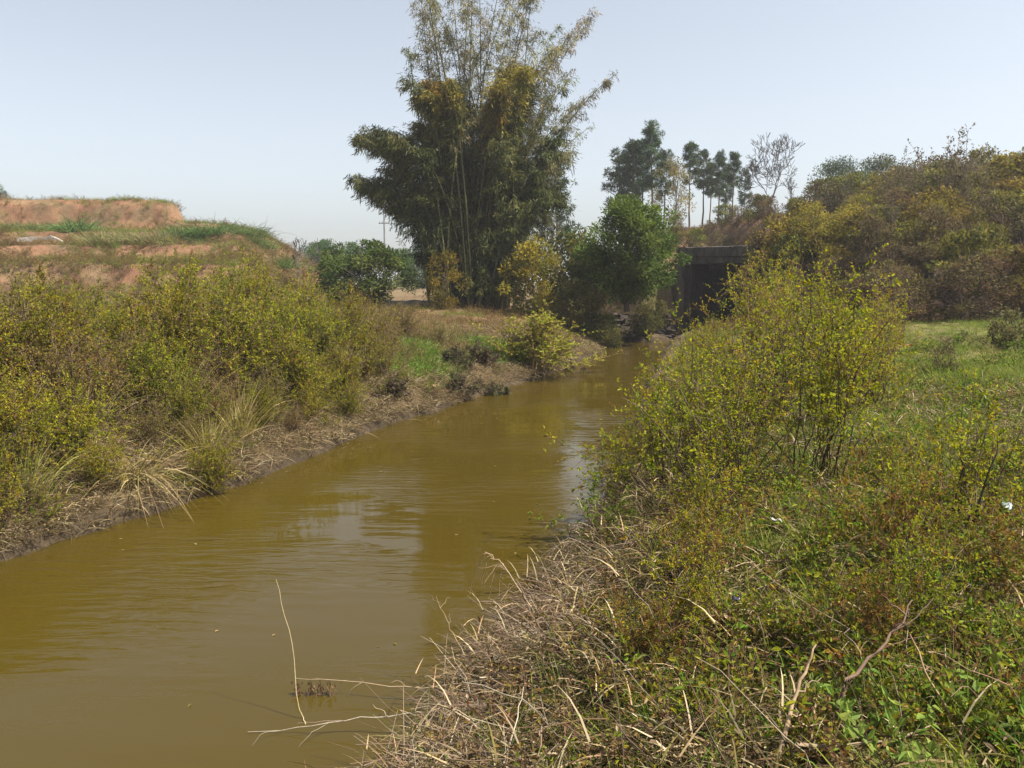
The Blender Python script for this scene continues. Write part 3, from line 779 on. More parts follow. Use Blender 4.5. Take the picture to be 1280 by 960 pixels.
for i, (px, py, s_, b, lab) in enumerate([(425, 505, .62, 0, 'yellow-green shrub nearest the water at the thicket end'), (452, 482, .72, 0, 'full olive shrub that closes the left thicket'), (478, 470, .6, 1, 'brown shrub hugging the closing shrub of the thicket'),
                      (410, 470, .85, 0, 'tall yellow-green shrub behind the thicket end'), (440, 448, .85, 0, 'olive shrub behind the closing shrub of the thicket'), (475, 440, .75, 1, 'tall brown shrub behind the thicket end'), (505, 425, .7, 1, 'reddish dry shrub farthest right behind the thicket')]):
    p = pick(px, py)
    stand('thicket_end_shrub', (thb if b else th)[i % 3], p, i * 1.7, s_, lab, 'shrub')
pt = shrub(345, 2.3, 44, .85, 17, 11, .085, [(.24, .23, .02), (.20, .18, .02), (.27, .21, .04), (.19, .13, .03)], None, (.16, .10, .05), .25, .2, False)
stand('point_shrub', pt, (.75, 24.6, gz(.75, 24.6)), 1.0, (1.3, 1.3, .78), 'rounded yellow-olive shrub on the bank point beside the water', 'shrub')
stand('point_shrub', thb[0], (1.3, 24.2, gz(1.3, 24.2)), 2.0, .55, 'dark brown dead shrub at the foot of the rounded shrub by the water', 'shrub')
dk = shrub(346, 1.0, 30, 1.15, 16, 11, .075, [(.10, .075, .05), (.16, .12, .08), (.07, .05, .035), (.11, .12, .03)], None, (.12, .09, .07), .5, .2, False)
for x, y, s_, lab in [(-2.6, 17.6, .7, 'dark green-brown low bush on the bank below the reddish bush'), (-1.6, 22.0, .75, 'low olive bush in the middle of the dry far bank'), (1.9, 26.3, .8, 'low dark bush right of the rounded bank point shrub'), (-1.3, 19.6, .75, 'grey-brown low bush overhanging the water on the far bank'), (-.4, 20.7, .7, 'brown low bush with green shoots by the far water edge'),
                      (-.9, 23.2, .9, 'dark low bush on the bank behind the water-edge bushes'), (.1, 26.2, .9, 'dark olive bush beside the dry orange soil')]:
    stand('bank_bush', dk, (x, y, gz(x, y)), x * 2, s_ * .85, lab, 'bush')

# --- reeds and straw on the left bank
def clump(seed, n, h, w, cols, lean, droop, rad, K=6):
    r = np.random.default_rng(seed); g = Geo()
    P = r.normal(scale=rad, size=(n, 3)); P[:, 2] = -.03
    D = P * 2.0 / max(rad, .01) * .12 + r.normal(scale=lean, size=(n, 3)); D[:, 2] = 1
    blades(g, P, D, h * r.uniform(.5, 1.1, n), w * r.uniform(.6, 1.3, n), pal(r, n, cols), r, droop * r.uniform(.3, 1.5, n), K)
    return g.mesh('blade_mass')
strw = clump(401, 260, 1.1, .013, TAN, .55, .95, .12)
p = at(165, 575, .62)
stand('straw_clump', [('dry_blades', strw, M['dry'])], (p[0], p[1], gz(p[0], p[1]) + .05), 0, 1.0, 'drooping bleached straw clump hanging over the left water edge', 'grass clump')
reed = clump(402, 150, 1.7, .016, [(.28, .26, .06), (.38, .31, .13), (.18, .20, .04)], .18, .35, .14)
for px, py, s_, lab in [(100, 545, .8, 'short pale reed tuft left of the straw clump by the water'), (30, 590, .7, 'pale reed tuft at the left frame edge by the water'), (300, 520, .8, 'reed tuft right of the tall pale reeds'), (350, 490, .75, 'pale reed tuft under the right half of the thicket'), (200, 470, 1.1, 'tall reeds rising out of the thicket left of the tall pale clump'), (225, 520, 1.0, 'tall pale reed clump in front of the left thicket'), (262, 540, .7, 'short yellow-green reed clump beside the tall pale one'),
                        (165, 480, 1.05, 'tall thin reed stalks rising in the thicket above the straw clump')]:
    p = at(px, py, .75)
    stand('reed_clump', [('reed_blades', reed, M['grass'])], (p[0], p[1], gz(p[0], p[1])), px, s_, lab, 'reeds')

# --- cane grass on the terraces
cane = [clump(410 + i, 340, 1.6, .038, [(.07, .13, .03), (.10, .17, .04), (.05, .10, .03), (.16, .19, .07)], .35, .6, .45) for i in range(3)]
canep = [clump(420 + i, 300, 1.6, .034, [(.20, .20, .07), (.27, .24, .10), (.14, .16, .05), (.33, .28, .14)], .3, .5, .5) for i in range(2)]
def terrace(px, Y):
    x = (px - 640) / F * Y
    return (x, Y, gz(x, Y))
rr = np.random.default_rng(8)
for px, Y in [(-18, 54), (0, 54.5), (16, 54), (32, 54.5), (48, 54), (60, 54.6), (82, 55.2), (97, 55), (108, 54), (-35, 54.5)]:
    stand('cane_grass', [('cane_blades', cane[rr.integers(3)], M['grass'])], terrace(px + rr.normal() * 3, Y + rr.normal() * .5), rr.uniform(0, 6), rr.uniform(.6, 1.15), 'dark green cane grass clump in the row on the upper left terrace', 'grass clump', 'dark green cane grass on the upper left terrace')
for px, Y in [(128, 50), (144, 49.5), (158, 50.2), (172, 49.6), (186, 50), (200, 49.4), (214, 50)]:
    stand('cane_grass', [('cane_blades', canep[rr.integers(2)], M['grass'])], terrace(px + rr.normal() * 3, Y + rr.normal() * .6), rr.uniform(0, 6), rr.uniform(.7, 1.3), 'pale dry cane grass clump on the middle terrace', 'grass clump', 'pale cane grass on the middle terrace')
for px, Y in [(232, 52), (248, 52), (262, 51.5), (276, 52), (290, 54), (302, 54), (314, 54), (325, 53), (336, 52), (346, 51), (355, 50)]:
    stand('cane_grass', [('cane_blades', cane[rr.integers(3)], M['grass'])], terrace(px + rr.normal() * 4, Y + rr.normal() * .9), rr.uniform(0, 6), rr.uniform(.5, 1.1), 'fresh green cane grass clump at the right end of the terraces', 'grass clump', 'fresh green cane grass at the terrace end')

# --- leafy trees and big bushes
def tree(seed, H, W, trunk_h, nbr, ncl, nlf, leaf, cols, probs=None, barkc=(.10, .075, .055), shape=1.0, cl_r=.16, r0=.1, wid=.5, low=.0, flat=.9, droop=0.0):
    """trunk with limbs to every clump of leaves; clumps fill an uneven crown"""
    r = np.random.default_rng(seed); gt, gl = Geo(), Geo()
    top = H * .86; K = 7; t = np.linspace(0, 1, K)
    T = np.stack([np.cumsum(r.normal(scale=.02 * H, size=K)), np.cumsum(r.normal(scale=.02 * H, size=K)), t * top - .1], 1); T[0, :2] = 0
    tubes(gt, T[None], (np.linspace(1, .15, K) * r0)[None], ID([barkc]), 7)
    # clump centres
    az = r.uniform(0, 2 * math.pi, ncl); u = r.uniform(0, 1, ncl)
    z = trunk_h + (H - trunk_h) * (low + (1 - low) * u)
    prof = np.sin(np.clip((z - trunk_h) / (H - trunk_h), .02, .97) * math.pi) ** .6 * shape
    lob = 1 + .28 * np.sin(az * 3 + seed) * np.sin(z * 2.1) + r.normal(scale=.1, size=ncl)
    rad = W * .5 * prof * lob * np.sqrt(r.uniform(.15, 1, ncl))
    Cc = np.stack([np.cos(az) * rad, np.sin(az) * rad, z], 1)
    # limbs: from trunk to clumps
    kb = np.clip(((z * .72 - rad * .35) / top * (K - 1)), .6, K - 1.01); k0 = kb.astype(int); f = (kb - k0)[:, None]
    b = T[k0] * (1 - f) + T[k0 + 1] * f
    Kb = 5; tb = np.linspace(0, 1, Kb)
    LB = b[:, None] * (1 - tb)[None, :, None] + Cc[:, None] * tb[None, :, None]
    LB[..., 2] += (np.linalg.norm(Cc - b, axis=1) * .12)[:, None] * np.sin(tb * math.pi)
    LB += r.normal(scale=.015 * H, size=LB.shape) * np.sin(tb * math.pi)[None, :, None]
    tubes(gt, LB, np.linspace(.32, .08, Kb)[None] * r0 * r.uniform(.5, 1.1, (ncl, 1)), ID(barkc), 4)
    n = ncl * nlf; j = np.repeat(np.arange(ncl), nlf)
    off = r.normal(size=(n, 3)); off = off / np.linalg.norm(off, axis=1, keepdims=True) * r.uniform(.2, 1, (n, 1)) ** .5
    cr = W * cl_r * r.uniform(.6, 1.35, ncl)
    p = Cc[j] + off * cr[j][:, None] * ID([1, 1, flat])
    d = off + rdir(r, n, .1) * .8; d[:, 2] -= droop
    tint = pal(r, ncl, cols, probs, .18)
    lc = np.clip(tint[j] * (1 + r.normal(scale=.18, size=(n, 1))), .004, .7)
    leaves(gl, p, d, leaf * r.uniform(.5, 1.3, n), leaf * wid * r.uniform(.7, 1.2, n), lc, r, False, .4)
    return [('trunk', gt.mesh('trunk', True), M['bark']), ('crown', gl.mesh('crown'), M['leaf'])]

DG = [(.05, .09, .014), (.07, .115, .018), (.09, .14, .022), (.04, .07, .014)]
def px_x(px, Y): return (px - 640) / F * Y
big = tree(501, 5.6, 4.5, .7, 10, 110, 240, .2, DG, None, shape=1.0, cl_r=.13, r0=.13, wid=.42)
stand('evergreen_tree', big, (5.2, 36.5, 1.6), 0, (1.0, 1.0, .84), 'dense dark green rounded tree beside the bridge', 'tree')
lt = tree(502, 4.0, 5.0, .3, 10, 80, 150, .19, [(.065, .12, .025), (.10, .16, .03), (.045, .085, .02), (.14, .18, .04)], None, shape=1.0, cl_r=.11, r0=.09, wid=.45)
stand('leafy_tree', lt, (-6.9, 39.5, gz(-6.9, 39.5)), 0, (.95, .95, .74), 'green leafy tree with open crown left of the bamboo', 'tree')
lt2 = tree(503, 3.0, 2.8, .2, 8, 34, 110, .16, [(.05, .095, .025), (.04, .075, .03), (.09, .13, .03)], None, shape=1.0, cl_r=.14, r0=.06)
stand('leafy_tree', lt2, (-8.6, 40.5, gz(-8.6, 40.5)), 1, 1.0, 'small blue-green tree leaning at the terrace foot', 'tree')
ob = tree(504, 2.7, 2.0, .1, 8, 34, 130, .13, [(.24, .15, .02), (.20, .12, .02), (.28, .20, .03), (.13, .10, .02)], None, shape=1.0, cl_r=.17, r0=.04, wid=.3, droop=.5)
stand('autumn_bush', ob, (-3.25, 39.5, gz(-3.25, 39.5)), 0, 1.0, 'orange-yellow bush at the left foot of the bamboo', 'bush')
yb = tree(505, 3.5, 3.3, .1, 8, 64, 90, .2, [(.22, .16, .02), (.22, .165, .02), (.14, .13, .02), (.31, .22, .025)], None, shape=1.0, cl_r=.12, r0=.05, wid=.35)
stand('autumn_bush', yb, (1.05, 38.5, gz(1.05, 38.5)), 0, 1.0, 'golden-yellow bush at the right foot of the bamboo', 'bush')
ob2 = tree(506, 3.6, 3.4, .1, 8, 64, 90, .21, [(.10, .11, .02), (.13, .11, .025), (.07, .075, .02)], None, shape=1.0, cl_r=.15, r0=.05)
stand('olive_bush', ob2, (2.9, 40.0, gz(2.9, 40)), 0, 1.15, 'dull olive bush between the golden bush and the rounded tree', 'bush')
stand('olive_bush', ob2, (3.0, 36.2, gz(3.0, 36.2)), 2, .62, 'low dark bush under the rounded tree by the water', 'bush')
for px, Y, s_, lab in [(-4, 62, .75, 'dark bush on the crest of the red terraces at the frame edge'), (18, 63, .35, 'tiny bush beside the crest bush on the terraces')]:
    stand('crest_bush', lt2, (px_x(px, Y), Y, gz(px_x(px, Y), Y) - .1), px, s_, lab, 'bush')

for x, y, s_, lab in [(7.3, 39.8, .38, 'dark bush against the left pier of the bridge'), (6.3, 38.4, .4, 'small dark bush on top of the stone wall'), (4.2, 35.2, .42, 'dark bush hanging over the water under the rounded tree')]:
    stand('pier_bush', ob2, (x, y, gz(x, y)), x, s_, lab, 'bush')
# ------------------------------------------------------------------ bamboo
def bamboo():
    r = np.random.default_rng(77)
    bx, by = px_x(596, 42.0), 42.0
    bz = gz(bx, by)
    root = empty('bamboo_clump', (bx, by, bz))
    tag(root, 'huge bamboo clump with feathery plumes towering over the bank', 'bamboo')
    def tip(px, py, dy=0.0): return at_y(px, py, by + dy) - ID([bx, by, bz])
    DARK = [(.055, .066, .016), (.075, .085, .02), (.040, .050, .016), (.11, .11, .028)]
    ORG = [(.25, .175, .02), (.19, .145, .02), (.29, .215, .03), (.13, .115, .02)]
    THIN = [(.26, .22, .10), (.20, .18, .08), (.14, .14, .05), (.32, .28, .15)]
    LT = [(.13, .135, .035), (.09, .105, .03), (.19, .17, .05), (.06, .07, .02)]
    cul = []
    # (tip px, tip py, palette, sprays, start, spray length, bend)
    for px, py, n in [(500, -40, 2), (520, -10, 2), (540, -30, 2), (575, -15, 2), (592, -40, 2), (605, -20, 1), (640, -45, 2), (655, -25, 3), (668, -30, 2), (625, 10, 1)]:
        for _ in range(n): cul.append((px + r.normal(scale=7), py + r.normal(scale=16), THIN, 46, .42, .9, .25, 0))
    for px, py in [(448, 172), (460, 166), (447, 226), (458, 238), (474, 222), (462, 178), (484, 240), (480, 168)]: cul.append((px, py, LT, 52, .34, 1.1, .75, 1))
    for px, py in [(742, 15), (735, 28), (705, 50), (770, 92), (752, 110), (716, 85), (690, 62)]:
        cul.append((px, py, THIN, 44, .40, .8, .35, 0))
    for px, py in [(445, 168), (455, 160), (470, 158), (440, 220), (452, 232), (478, 210), (490, 175), (505, 165), (510, 100), (468, 250)]:
        cul.append((px, py, LT, 46, .28, 1.0, .7, 1))
    for k in range(20): cul.append((r.normal(642, 17), 84 + abs(r.normal(0, 16)), ORG, 52, .50, 1.1, .25, 2))
    for k in range(13): cul.append((r.normal(550, 13), 98 + abs(r.normal(0, 16)), ORG, 44, .50, 1.0, .3, 2))
    for k in range(4): cul.append((r.uniform(512, 545), r.uniform(150, 175), ORG, 30, .55, .9, .5, 2))
    for k in range(38):
        a = r.uniform(0, 1)
        px = r.uniform(492, 716); px = min(max(px, 490), 705)
        top = 85 + abs(px - 605) * .75
        cul.append((px, r.uniform(top, top + 120), DARK, 46, .12, 1.6, .3, 2))
    for k in range(40):                              # low skirt of leaning, drooping culms
        px = r.uniform(520, 680)
        cul.append((px, r.uniform(200, 330), DARK, 44, .02, 1.0, .6, 1))
    for px, py in [(690, 110), (702, 130), (712, 100), (720, 150), (700, 170), (715, 190), (728, 128), (735, 160), (682, 90), (510, 60), (525, 70), (700, 30), (715, 45), (560, 40), (618, 50), (676, 40)]:
        cul.append((px, py, THIN if px % 2 else LT, 48, .30, .9, .25, 0))
    K = 10; t = np.linspace(0, 1, K)
    for (px, py, cols, ns, st, sl, bend, mode) in cul:
        dy = r.normal(scale=1.6)
        T = tip(px, py, dy)
        b = ID([r.normal(scale=.75), r.normal(scale=.75), 0])
        b[0] += np.clip(T[0] * .12, -.6, .6)
        c1 = ID([b[0] + T[0] * (.10 + .2 * (1 - bend)), b[1] + T[1] * .2, T[2] * (.62 + .38 * bend)])
        P = ((1 - t) ** 2)[:, None] * b + (2 * t * (1 - t))[:, None] * c1 + (t ** 2)[:, None] * T
        g = Geo()
        tubes(g, P[None], (np.linspace(.06, .012, K) * r.uniform(.7, 1.15))[None], pal(r, 1, [(.12, .13, .04), (.17, .16, .055), (.08, .07, .035), (.22, .19, .08)]), 5)
        o = link('culm', g.mesh('culm', True), M['culm'], root)
        # leaf sprays on side branches
        g = Geo()
        ts = st + (1 - st) * r.uniform(0, 1, ns) ** (.8 if cols is not ORG else .55)
        q = ts * (K - 1); k0 = np.clip(q.astype(int), 0, K - 2); f = (q - k0)[:, None]
        p0 = P[k0] * (1 - f) + P[k0 + 1] * f
        tang = unit(P[k0 + 1] - P[k0])
        az = r.uniform(0, 6.283, ns)
        d = np.stack([np.cos(az), np.sin(az), r.uniform(-.1, .7, ns)], 1) + tang * .6
        d = unit(d)
        ll = sl * r.uniform(.5, 1.3, ns) * (1.15 - .75 * ts ** 2)
        Kb = 5; tb = np.linspace(0, 1, Kb)
        Bp = p0[:, None] + d[:, None] * (ll[:, None] * tb)[..., None]
        Bp[..., 2] -= (ll * (r.uniform(.45, 1.0, ns) if mode else r.uniform(.25, .7, ns)))[:, None] * tb ** 2
        tubes(g, Bp, np.tile(np.linspace(.009, .003, Kb), (ns, 1)), ID([.13, .11, .05]), 3)
        nl = {0: 24, 1: 32, 2: 32}[mode]
        m = ns * nl; j = np.repeat(np.arange(ns), nl); q = r.uniform(.15, 1, m) * (Kb - 1)
        k0 = np.clip(q.astype(int), 0, Kb - 2); f = (q - k0)[:, None]
        p = Bp[j, k0] * (1 - f) + Bp[j, k0 + 1] * f + r.normal(scale=.10, size=(m, 3))
        dl = rdir(r, m) * .6 + d[j] * .5; dl[:, 2] -= .85
        if cols is ORG:                               # orange towards the tips, dark lower on the culm
            w = np.clip((ts - .62) / .4 + r.normal(scale=.25, size=ns), 0, 1)
            tint = pal(r, ns, ORG) * w[:, None] + pal(r, ns, DARK) * (1 - w[:, None])
        else:
            tint = pal(r, ns, cols, None, .2)
        lc = np.clip(tint[j] * (1 + r.normal(scale=.2, size=(m, 1))), .004, .6)
        leaves(g, p, dl, (.32 if mode else .23) * r.uniform(.6, 1.3, m), (.046 if mode else .034) * r.uniform(.7, 1.2, m), lc, r, False)
        link('foliage', g.mesh('foliage'), M['bamboo_leaf'], root)
bamboo()

# ------------------------------------------------------------------ pines, bare tree, far trees
def pine(seed, H, crown=.5, W=2.6, nb=46):
    nb = int(nb * 1.35)
    r = np.random.default_rng(seed); gt, gl = Geo(), Geo()
    K = 9; t = np.linspace(0, 1, K)
    T = np.stack([np.cumsum(r.normal(scale=.006 * H, size=K)), np.cumsum(r.normal(scale=.006 * H, size=K)), t * H], 1); T[0] = (0, 0, -.2)
    tubes(gt, T[None], (np.linspace(1, .12, K) * .013 * H)[None], ID([(.13, .095, .075)]), 7)
    ts = 1 - crown * r.uniform(0, 1, nb) ** 1.1
    q = ts * (K - 1); k0 = np.clip(q.astype(int), 0, K - 2); f = (q - k0)[:, None]
    p0 = T[k0] * (1 - f) + T[k0 + 1] * f
    az = r.uniform(0, 6.283, nb); rel = (1 - ts) / crown
    ll = W * .5 * (.35 + .75 * np.sin(np.clip(rel, .05, 1) * 2.5)) * r.uniform(.5, 1.25, nb)
    d = np.stack([np.cos(az), np.sin(az), r.uniform(.1, .6, nb)], 1)
    Kb = 4; tb = np.linspace(0, 1, Kb)
    B = p0[:, None] + d[:, None] * (ll[:, None] * tb)[..., None]
    B += r.normal(scale=.08, size=B.shape) * tb[None, :, None]
    tubes(gt, B, np.tile(np.linspace(.035, .012, Kb), (nb, 1)), ID([.11, .085, .065]), 4)
    nt_ = 5; m = nb * nt_; j = np.repeat(np.arange(nb), nt_)
    q = r.uniform(.45, 1, m) * (Kb - 1); k0 = np.clip(q.astype(int), 0, Kb - 2); f = (q - k0)[:, None]
    c = B[j, k0] * (1 - f) + B[j, k0 + 1] * f + r.normal(scale=.12, size=(m, 3))
    nn = 26; n = m * nn; i = np.repeat(np.arange(m), nn)
    dd = rdir(r, n, .35)
    lc = pal(r, m, [(.042, .072, .02), (.06, .092, .026), (.075, .11, .03), (.034, .055, .018)], None, .15)[i]
    leaves(gl, c[i] + dd * .05, dd, .32 * r.uniform(.6, 1.2, n), .045, lc, r, False)
    return [('trunk', gt.mesh('trunk', True), M['bark']), ('crown', gl.mesh('crown'), M['needle'])]
pines = [pine(600, 10, .55, 2.7), pine(601, 9, .45, 2.1, 34), pine(602, 9.5, .5, 2.3, 38), pine(603, 8, .6, 2.0, 28)]
# (px of trunk, distance, py of the top)
PL = [(813, 72, 157, 0, 'tallest pine, rising above the dark rounded tree', None), (786, 73, 183, 1, 'pine with a thin crown left of the tallest pine', None),
      (772, 74, 190, 3, 'leftmost thin pine of the group behind the rounded tree', None), (800, 77, 178, 2, 'pine half hidden behind the tallest pine', None),
      (826, 70, 190, 3, 'short pine right of the tallest pine', None),
      (858, 74, 182, 1, 'first pine of the row behind the bridge', None), (874, 76, 190, 2, 'second pine of the row behind the bridge', None),
      (893, 74, 192, 0, 'third pine of the row behind the bridge, fullest of its row', None), (911, 75, 194, 1, 'last tall pine of the row behind the bridge', None),
      (883, 84, 205, 2, 'small far pine showing between the row of pines behind the bridge', 'far pines behind the row'), (903, 86, 208, 3, 'small far pine showing between the row of pines behind the bridge', 'far pines behind the row'),
      (923, 85, 212, 3, 'small far pine showing between the row of pines behind the bridge', 'far pines behind the row'),
      (699, 70, 206, 3, 'lone thin pine just right of the bamboo', None)]
for px, Y, py, k, lab, gr in PL:
    x = px_x(px, Y); z0 = gz(x, Y); top = at_y(px, py, Y)[2]
    hh = [10, 9, 9.5, 8][k]
    stand('pine_tree', pines[k], (x, Y, z0), px * 1.7, (top - z0) / hh * 1.0, lab, 'pine', gr)

def bare(seed, H, depth=6, r0=.11, colr=(.09, .083, .078), spread=.5):
    r = np.random.default_rng(seed); g = Geo()
    segs = []
    def grow(p, d, L, rad, lev):
        K = 4; pts = [p]; rs_ = [rad]
        for i in range(1, K):
            d = unit(d + r.normal(scale=.10, size=3) + ID([0, 0, .06])); p = p + d * L / (K - 1); pts.append(p); rs_.append(rad * (1 - .4 * i / (K - 1)))
        segs.append((pts, rs_))
        if lev == 0: return
        n = 3 if lev > 4 or lev < 4 else 2
        for i in range(n):
            nd_ = unit(d + r.normal(scale=spread, size=3) + ID([0, 0, .18]))
            grow(p, nd_, L * r.uniform(.62, .86), rs_[-1] * r.uniform(.6, .8), lev - 1)
        if lev > 1 and r.uniform() < .9:
            q = ID(pts[2]); grow(q, unit(d + r.normal(scale=.7, size=3)), L * .6, rs_[2] * .5, lev - 2)
    grow(ID([0, 0, -.1]), ID([0, 0, 1.0]), H * .27, r0, depth)
    tubes(g, np.array([s[0] for s in segs]), np.maximum(np.array([s[1] for s in segs]), .015), ID(colr), 4)
    allz = np.concatenate([np.array(s[0])[:, 2] for s in segs]).max()
    return g, allz
def bare_tree(seed, H, px, Y, py, label, depth=6, name='bare_tree', r0=.11):
    g, top = bare(seed, H, depth, r0)
    x = px_x(px, Y); z0 = gz(x, Y); zt = at_y(px, py, Y)[2]
    V = np.concatenate(g.v)
    s = (zt - z0) / top
    e = empty(name, (x, Y, z0), seed * 1.0, s)
    # trunk and branches are two parts: split by height
    trunk, br = Geo(), Geo()
    q = g.q[0]; cz = V[q].mean(1)[:, 2]
    for gg_, m in ((trunk, cz < H * .30), (br, cz >= H * .30)):
        gg_.add(V, q[m], None, g.c[0])
    link('trunk', trunk.mesh('trunk', True), M['bark'], e); link('crown', br.mesh('crown', True), M['bark'], e)
    tag(e, label, 'tree')
bare_tree(611, 7, 957, 64, 165, 'bare leafless tree standing against the sky right of the pines', 6, 'bare_tree', .13)
bare_tree(613, 4, 986, 66, 218, 'thin bare sapling right of the leafless tree', 4, 'bare_sapling', .05)
bare_tree(614, 4, 1000, 68, 230, 'short bare sapling farthest right of the leafless tree', 4, 'bare_sapling', .04)
bare_tree(615, 5, 690, 60, 262, 'leaning pale bare sapling between the bamboo and the rounded tree', 4, 'bare_sapling', .05)
bare_tree(617, 4, 372, 47, 296, 'bare dark bush on the end of the terraces', 4, 'bare_sapling', .05)

dome = tree(620, 6.0, 7.0, 1.2, 10, 80, 110, .24, [(.05, .07, .03), (.07, .09, .035), (.04, .055, .025)], None, shape=1.0, cl_r=.12, r0=.14, wid=.4)
for px, Y, s_, lab in [(1040, 66, .78, 'grey-green tree on the ridge right of the leafless tree'), (1085, 68, .82, 'broad grey-green tree on the ridge behind the slope bushes'), (1118, 70, .7, 'small round grey-green tree at the right end of the ridge trees')]:
    x = px_x(px, Y)
    stand('ridge_tree', dome, (x, Y, gz(x, Y) - .2), px, s_, lab, 'tree')
buff = tree(621, 6.0, 3.6, .8, 10, 40, 100, .18, [(.20, .16, .05), (.17, .13, .05), (.13, .12, .04)], None, shape=1.0, cl_r=.13, r0=.08, wid=.4)
x = px_x(838, 64)
stand('autumn_tree', buff, (x, 64, gz(x, 64)), 0, .95, 'yellowish-brown tree in front of the pines above the bridge', 'tree')
x = px_x(716, 52)
stand('olive_tree', lt2, (x, 52, gz(x, 52)), 2, 1.5, 'pale olive tree between bamboo and rounded tree', 'tree')
for px, Y, s_, lab in [(412, 120, 1.3, 'far hazy tree beyond the terrace end'), (440, 140, 1.6, 'far tree left of the utility pole'), (505, 130, 1.4, 'far tree between utility pole and bamboo'),
                       (398, 95, .8, 'far low bush at the terrace foot'), (530, 110, 1.3, 'far tree behind the left edge of the bamboo')]:
    x = px_x(px, Y)
    stand('far_tree', lt, (x, Y, gz(x, Y)), px, s_, lab, 'tree')

# ------------------------------------------------------------------ bushes on the right slope
HC = [(.19, .155, .018), (.155, .135, .018), (.22, .175, .022), (.13, .10, .022)]
hs = [tree(630 + i, 3.0, 3.0, .1, 8, 64, 60, .19, HC, None, (.12, .085, .06), 1.0, .11, .05, .45) for i in range(2)]
hd = [tree(640 + i, 2.8, 3.2, .1, 8, 64, 62, .16, [(.10, .062, .035), (.13, .08, .04), (.085, .06, .04), (.12, .10, .03)], None, (.10, .07, .06), 1.0, .11, .05, .4) for i in range(2)]
hg = tree(650, 3.0, 2.8, .1, 8, 64, 60, .19, [(.11, .115, .022), (.15, .14, .025), (.085, .09, .02)], None, (.12, .085, .06), 1.0, .11, .05, .45)
tall = shrub(655, 3.7, 26, .5, 16, 8, .11, [(.11, .10, .04), (.14, .11, .05), (.09, .07, .035)], None, (.12, .085, .065), .1, .3, False)
HL = {'y': 'yellow-brown bush on the slope behind the meadow', 'd': 'purplish-brown bush at the foot of the slope behind the meadow', 'g': 'olive-green bush on the slope behind the meadow', 't': 'tall open bush on the skyline of the right slope'}
def slope_label(k, x, y):
    px = 640 + F * x / y
    where = 'beside the bridge end' if px < 1000 else 'below the leafless saplings' if px < 1050 else 'below the ridge trees' if px < 1120 else 'right of the ridge trees' if px < 1200 else 'near the right frame edge'
    dd = y + (x - 12) * .12
    tier = 'at the slope foot' if dd < 33 else 'halfway up the slope' if dd < 40 else 'on the slope crest'
    lab = {'y': 'yellow-brown bush', 'd': 'purplish-brown bush', 'g': 'olive-green bush', 't': 'tall open bush'}[k] + ' ' + tier + ', ' + where
    return lab, 'bush', lab.replace('bush', 'bushes', 1)
r = np.random.default_rng(9)
pts = []
for _ in range(2600):
    x, y = r.uniform(10.5, 34), r.uniform(26.5, 50)
    if abs(x) > y * .72 + 1: continue
    if x < 12.3 + max(0, (37 - y)) * .05 or river_dist(np.array([x]), np.array([y]))[0][0] < 1.6: continue
    v = (x - BR_L[0]) * bfl[0] + (y - BR_L[1]) * bfl[1]; u = (x - BR_L[0]) * bax[0] + (y - BR_L[1]) * bax[1]
    if -.5 < v < 7 and u < 6.5: continue
    if all((x - a) ** 2 + (y - b) ** 2 > 1.2 ** 2 for a, b in pts): pts.append((x, y))
    if len(pts) > 185: break
for x, y in pts:
    low_ = y + (x - 12) * .12 < 34.5
    u = r.uniform()
    k = ('d' if u < .6 else 'y' if u < .8 else 'g') if low_ else ('y' if u < .36 else 'd' if u < .56 else 'g' if u < .80 else 't')
    if k == 't' and x < 15: k = 'y'
    pr = {'y': hs[r.integers(2)], 'd': hd[r.integers(2)], 'g': hg, 't': tall}[k]
    sc_ = r.uniform(.75, 1.15) * (.6 + .3 * float(sstep(12, 20, x)))
    sc_ = (sc_ * r.uniform(.75, 1.3), sc_ * r.uniform(.75, 1.3), sc_ * r.uniform(.65, 1.15))
    stand('slope_bush', pr, (x, y, gz(x, y) - .05), r.uniform(0, 6.28), sc_, *slope_label(k, x, y))
rb = np.random.default_rng(19)
bpts = []
for _ in range(300):
    x, y = rb.uniform(10, 24), rb.uniform(50, 62)
    if x / y > .42 or x / y < .2: continue
    if all((x - a) ** 2 + (y - b) ** 2 > 1.6 ** 2 for a, b in bpts): bpts.append((x, y))
    if len(bpts) > 26: break
for i, (x, y) in enumerate(bpts):
    side = 'left' if x / y < .27 else 'middle' if x / y < .34 else 'right'
    lab = ('reddish-brown bush' if i % 3 else 'olive bush') + ' on the slope behind the bridge, ' + side + ' part'
    stand('back_slope_bush', hd[i % 2] if i % 3 else hg, (x, y, gz(x, y) - .05), i * 1.1, rb.uniform(.3, .62), lab, 'bush', lab.replace('bush', 'bushes', 1))
mb = shrub(660, 1.0, 26, 1.2, 12, 7, .07, [(.12, .11, .04), (.16, .13, .06), (.09, .08, .03)], None, (.12, .09, .06), .5, .25, False)
for x, y, s_, lab in [(11.3, 18.0, .95, 'dark bush at the right frame edge of the meadow'), (8.3, 15.5, .42, 'low brown bush in the middle of the meadow'), (7.0, 13.0, .4, 'low brown-green bush on the near side of the meadow')]:
    stand('meadow_bush', mb, (x, y, gz(x, y)), x, s_, lab, 'bush')

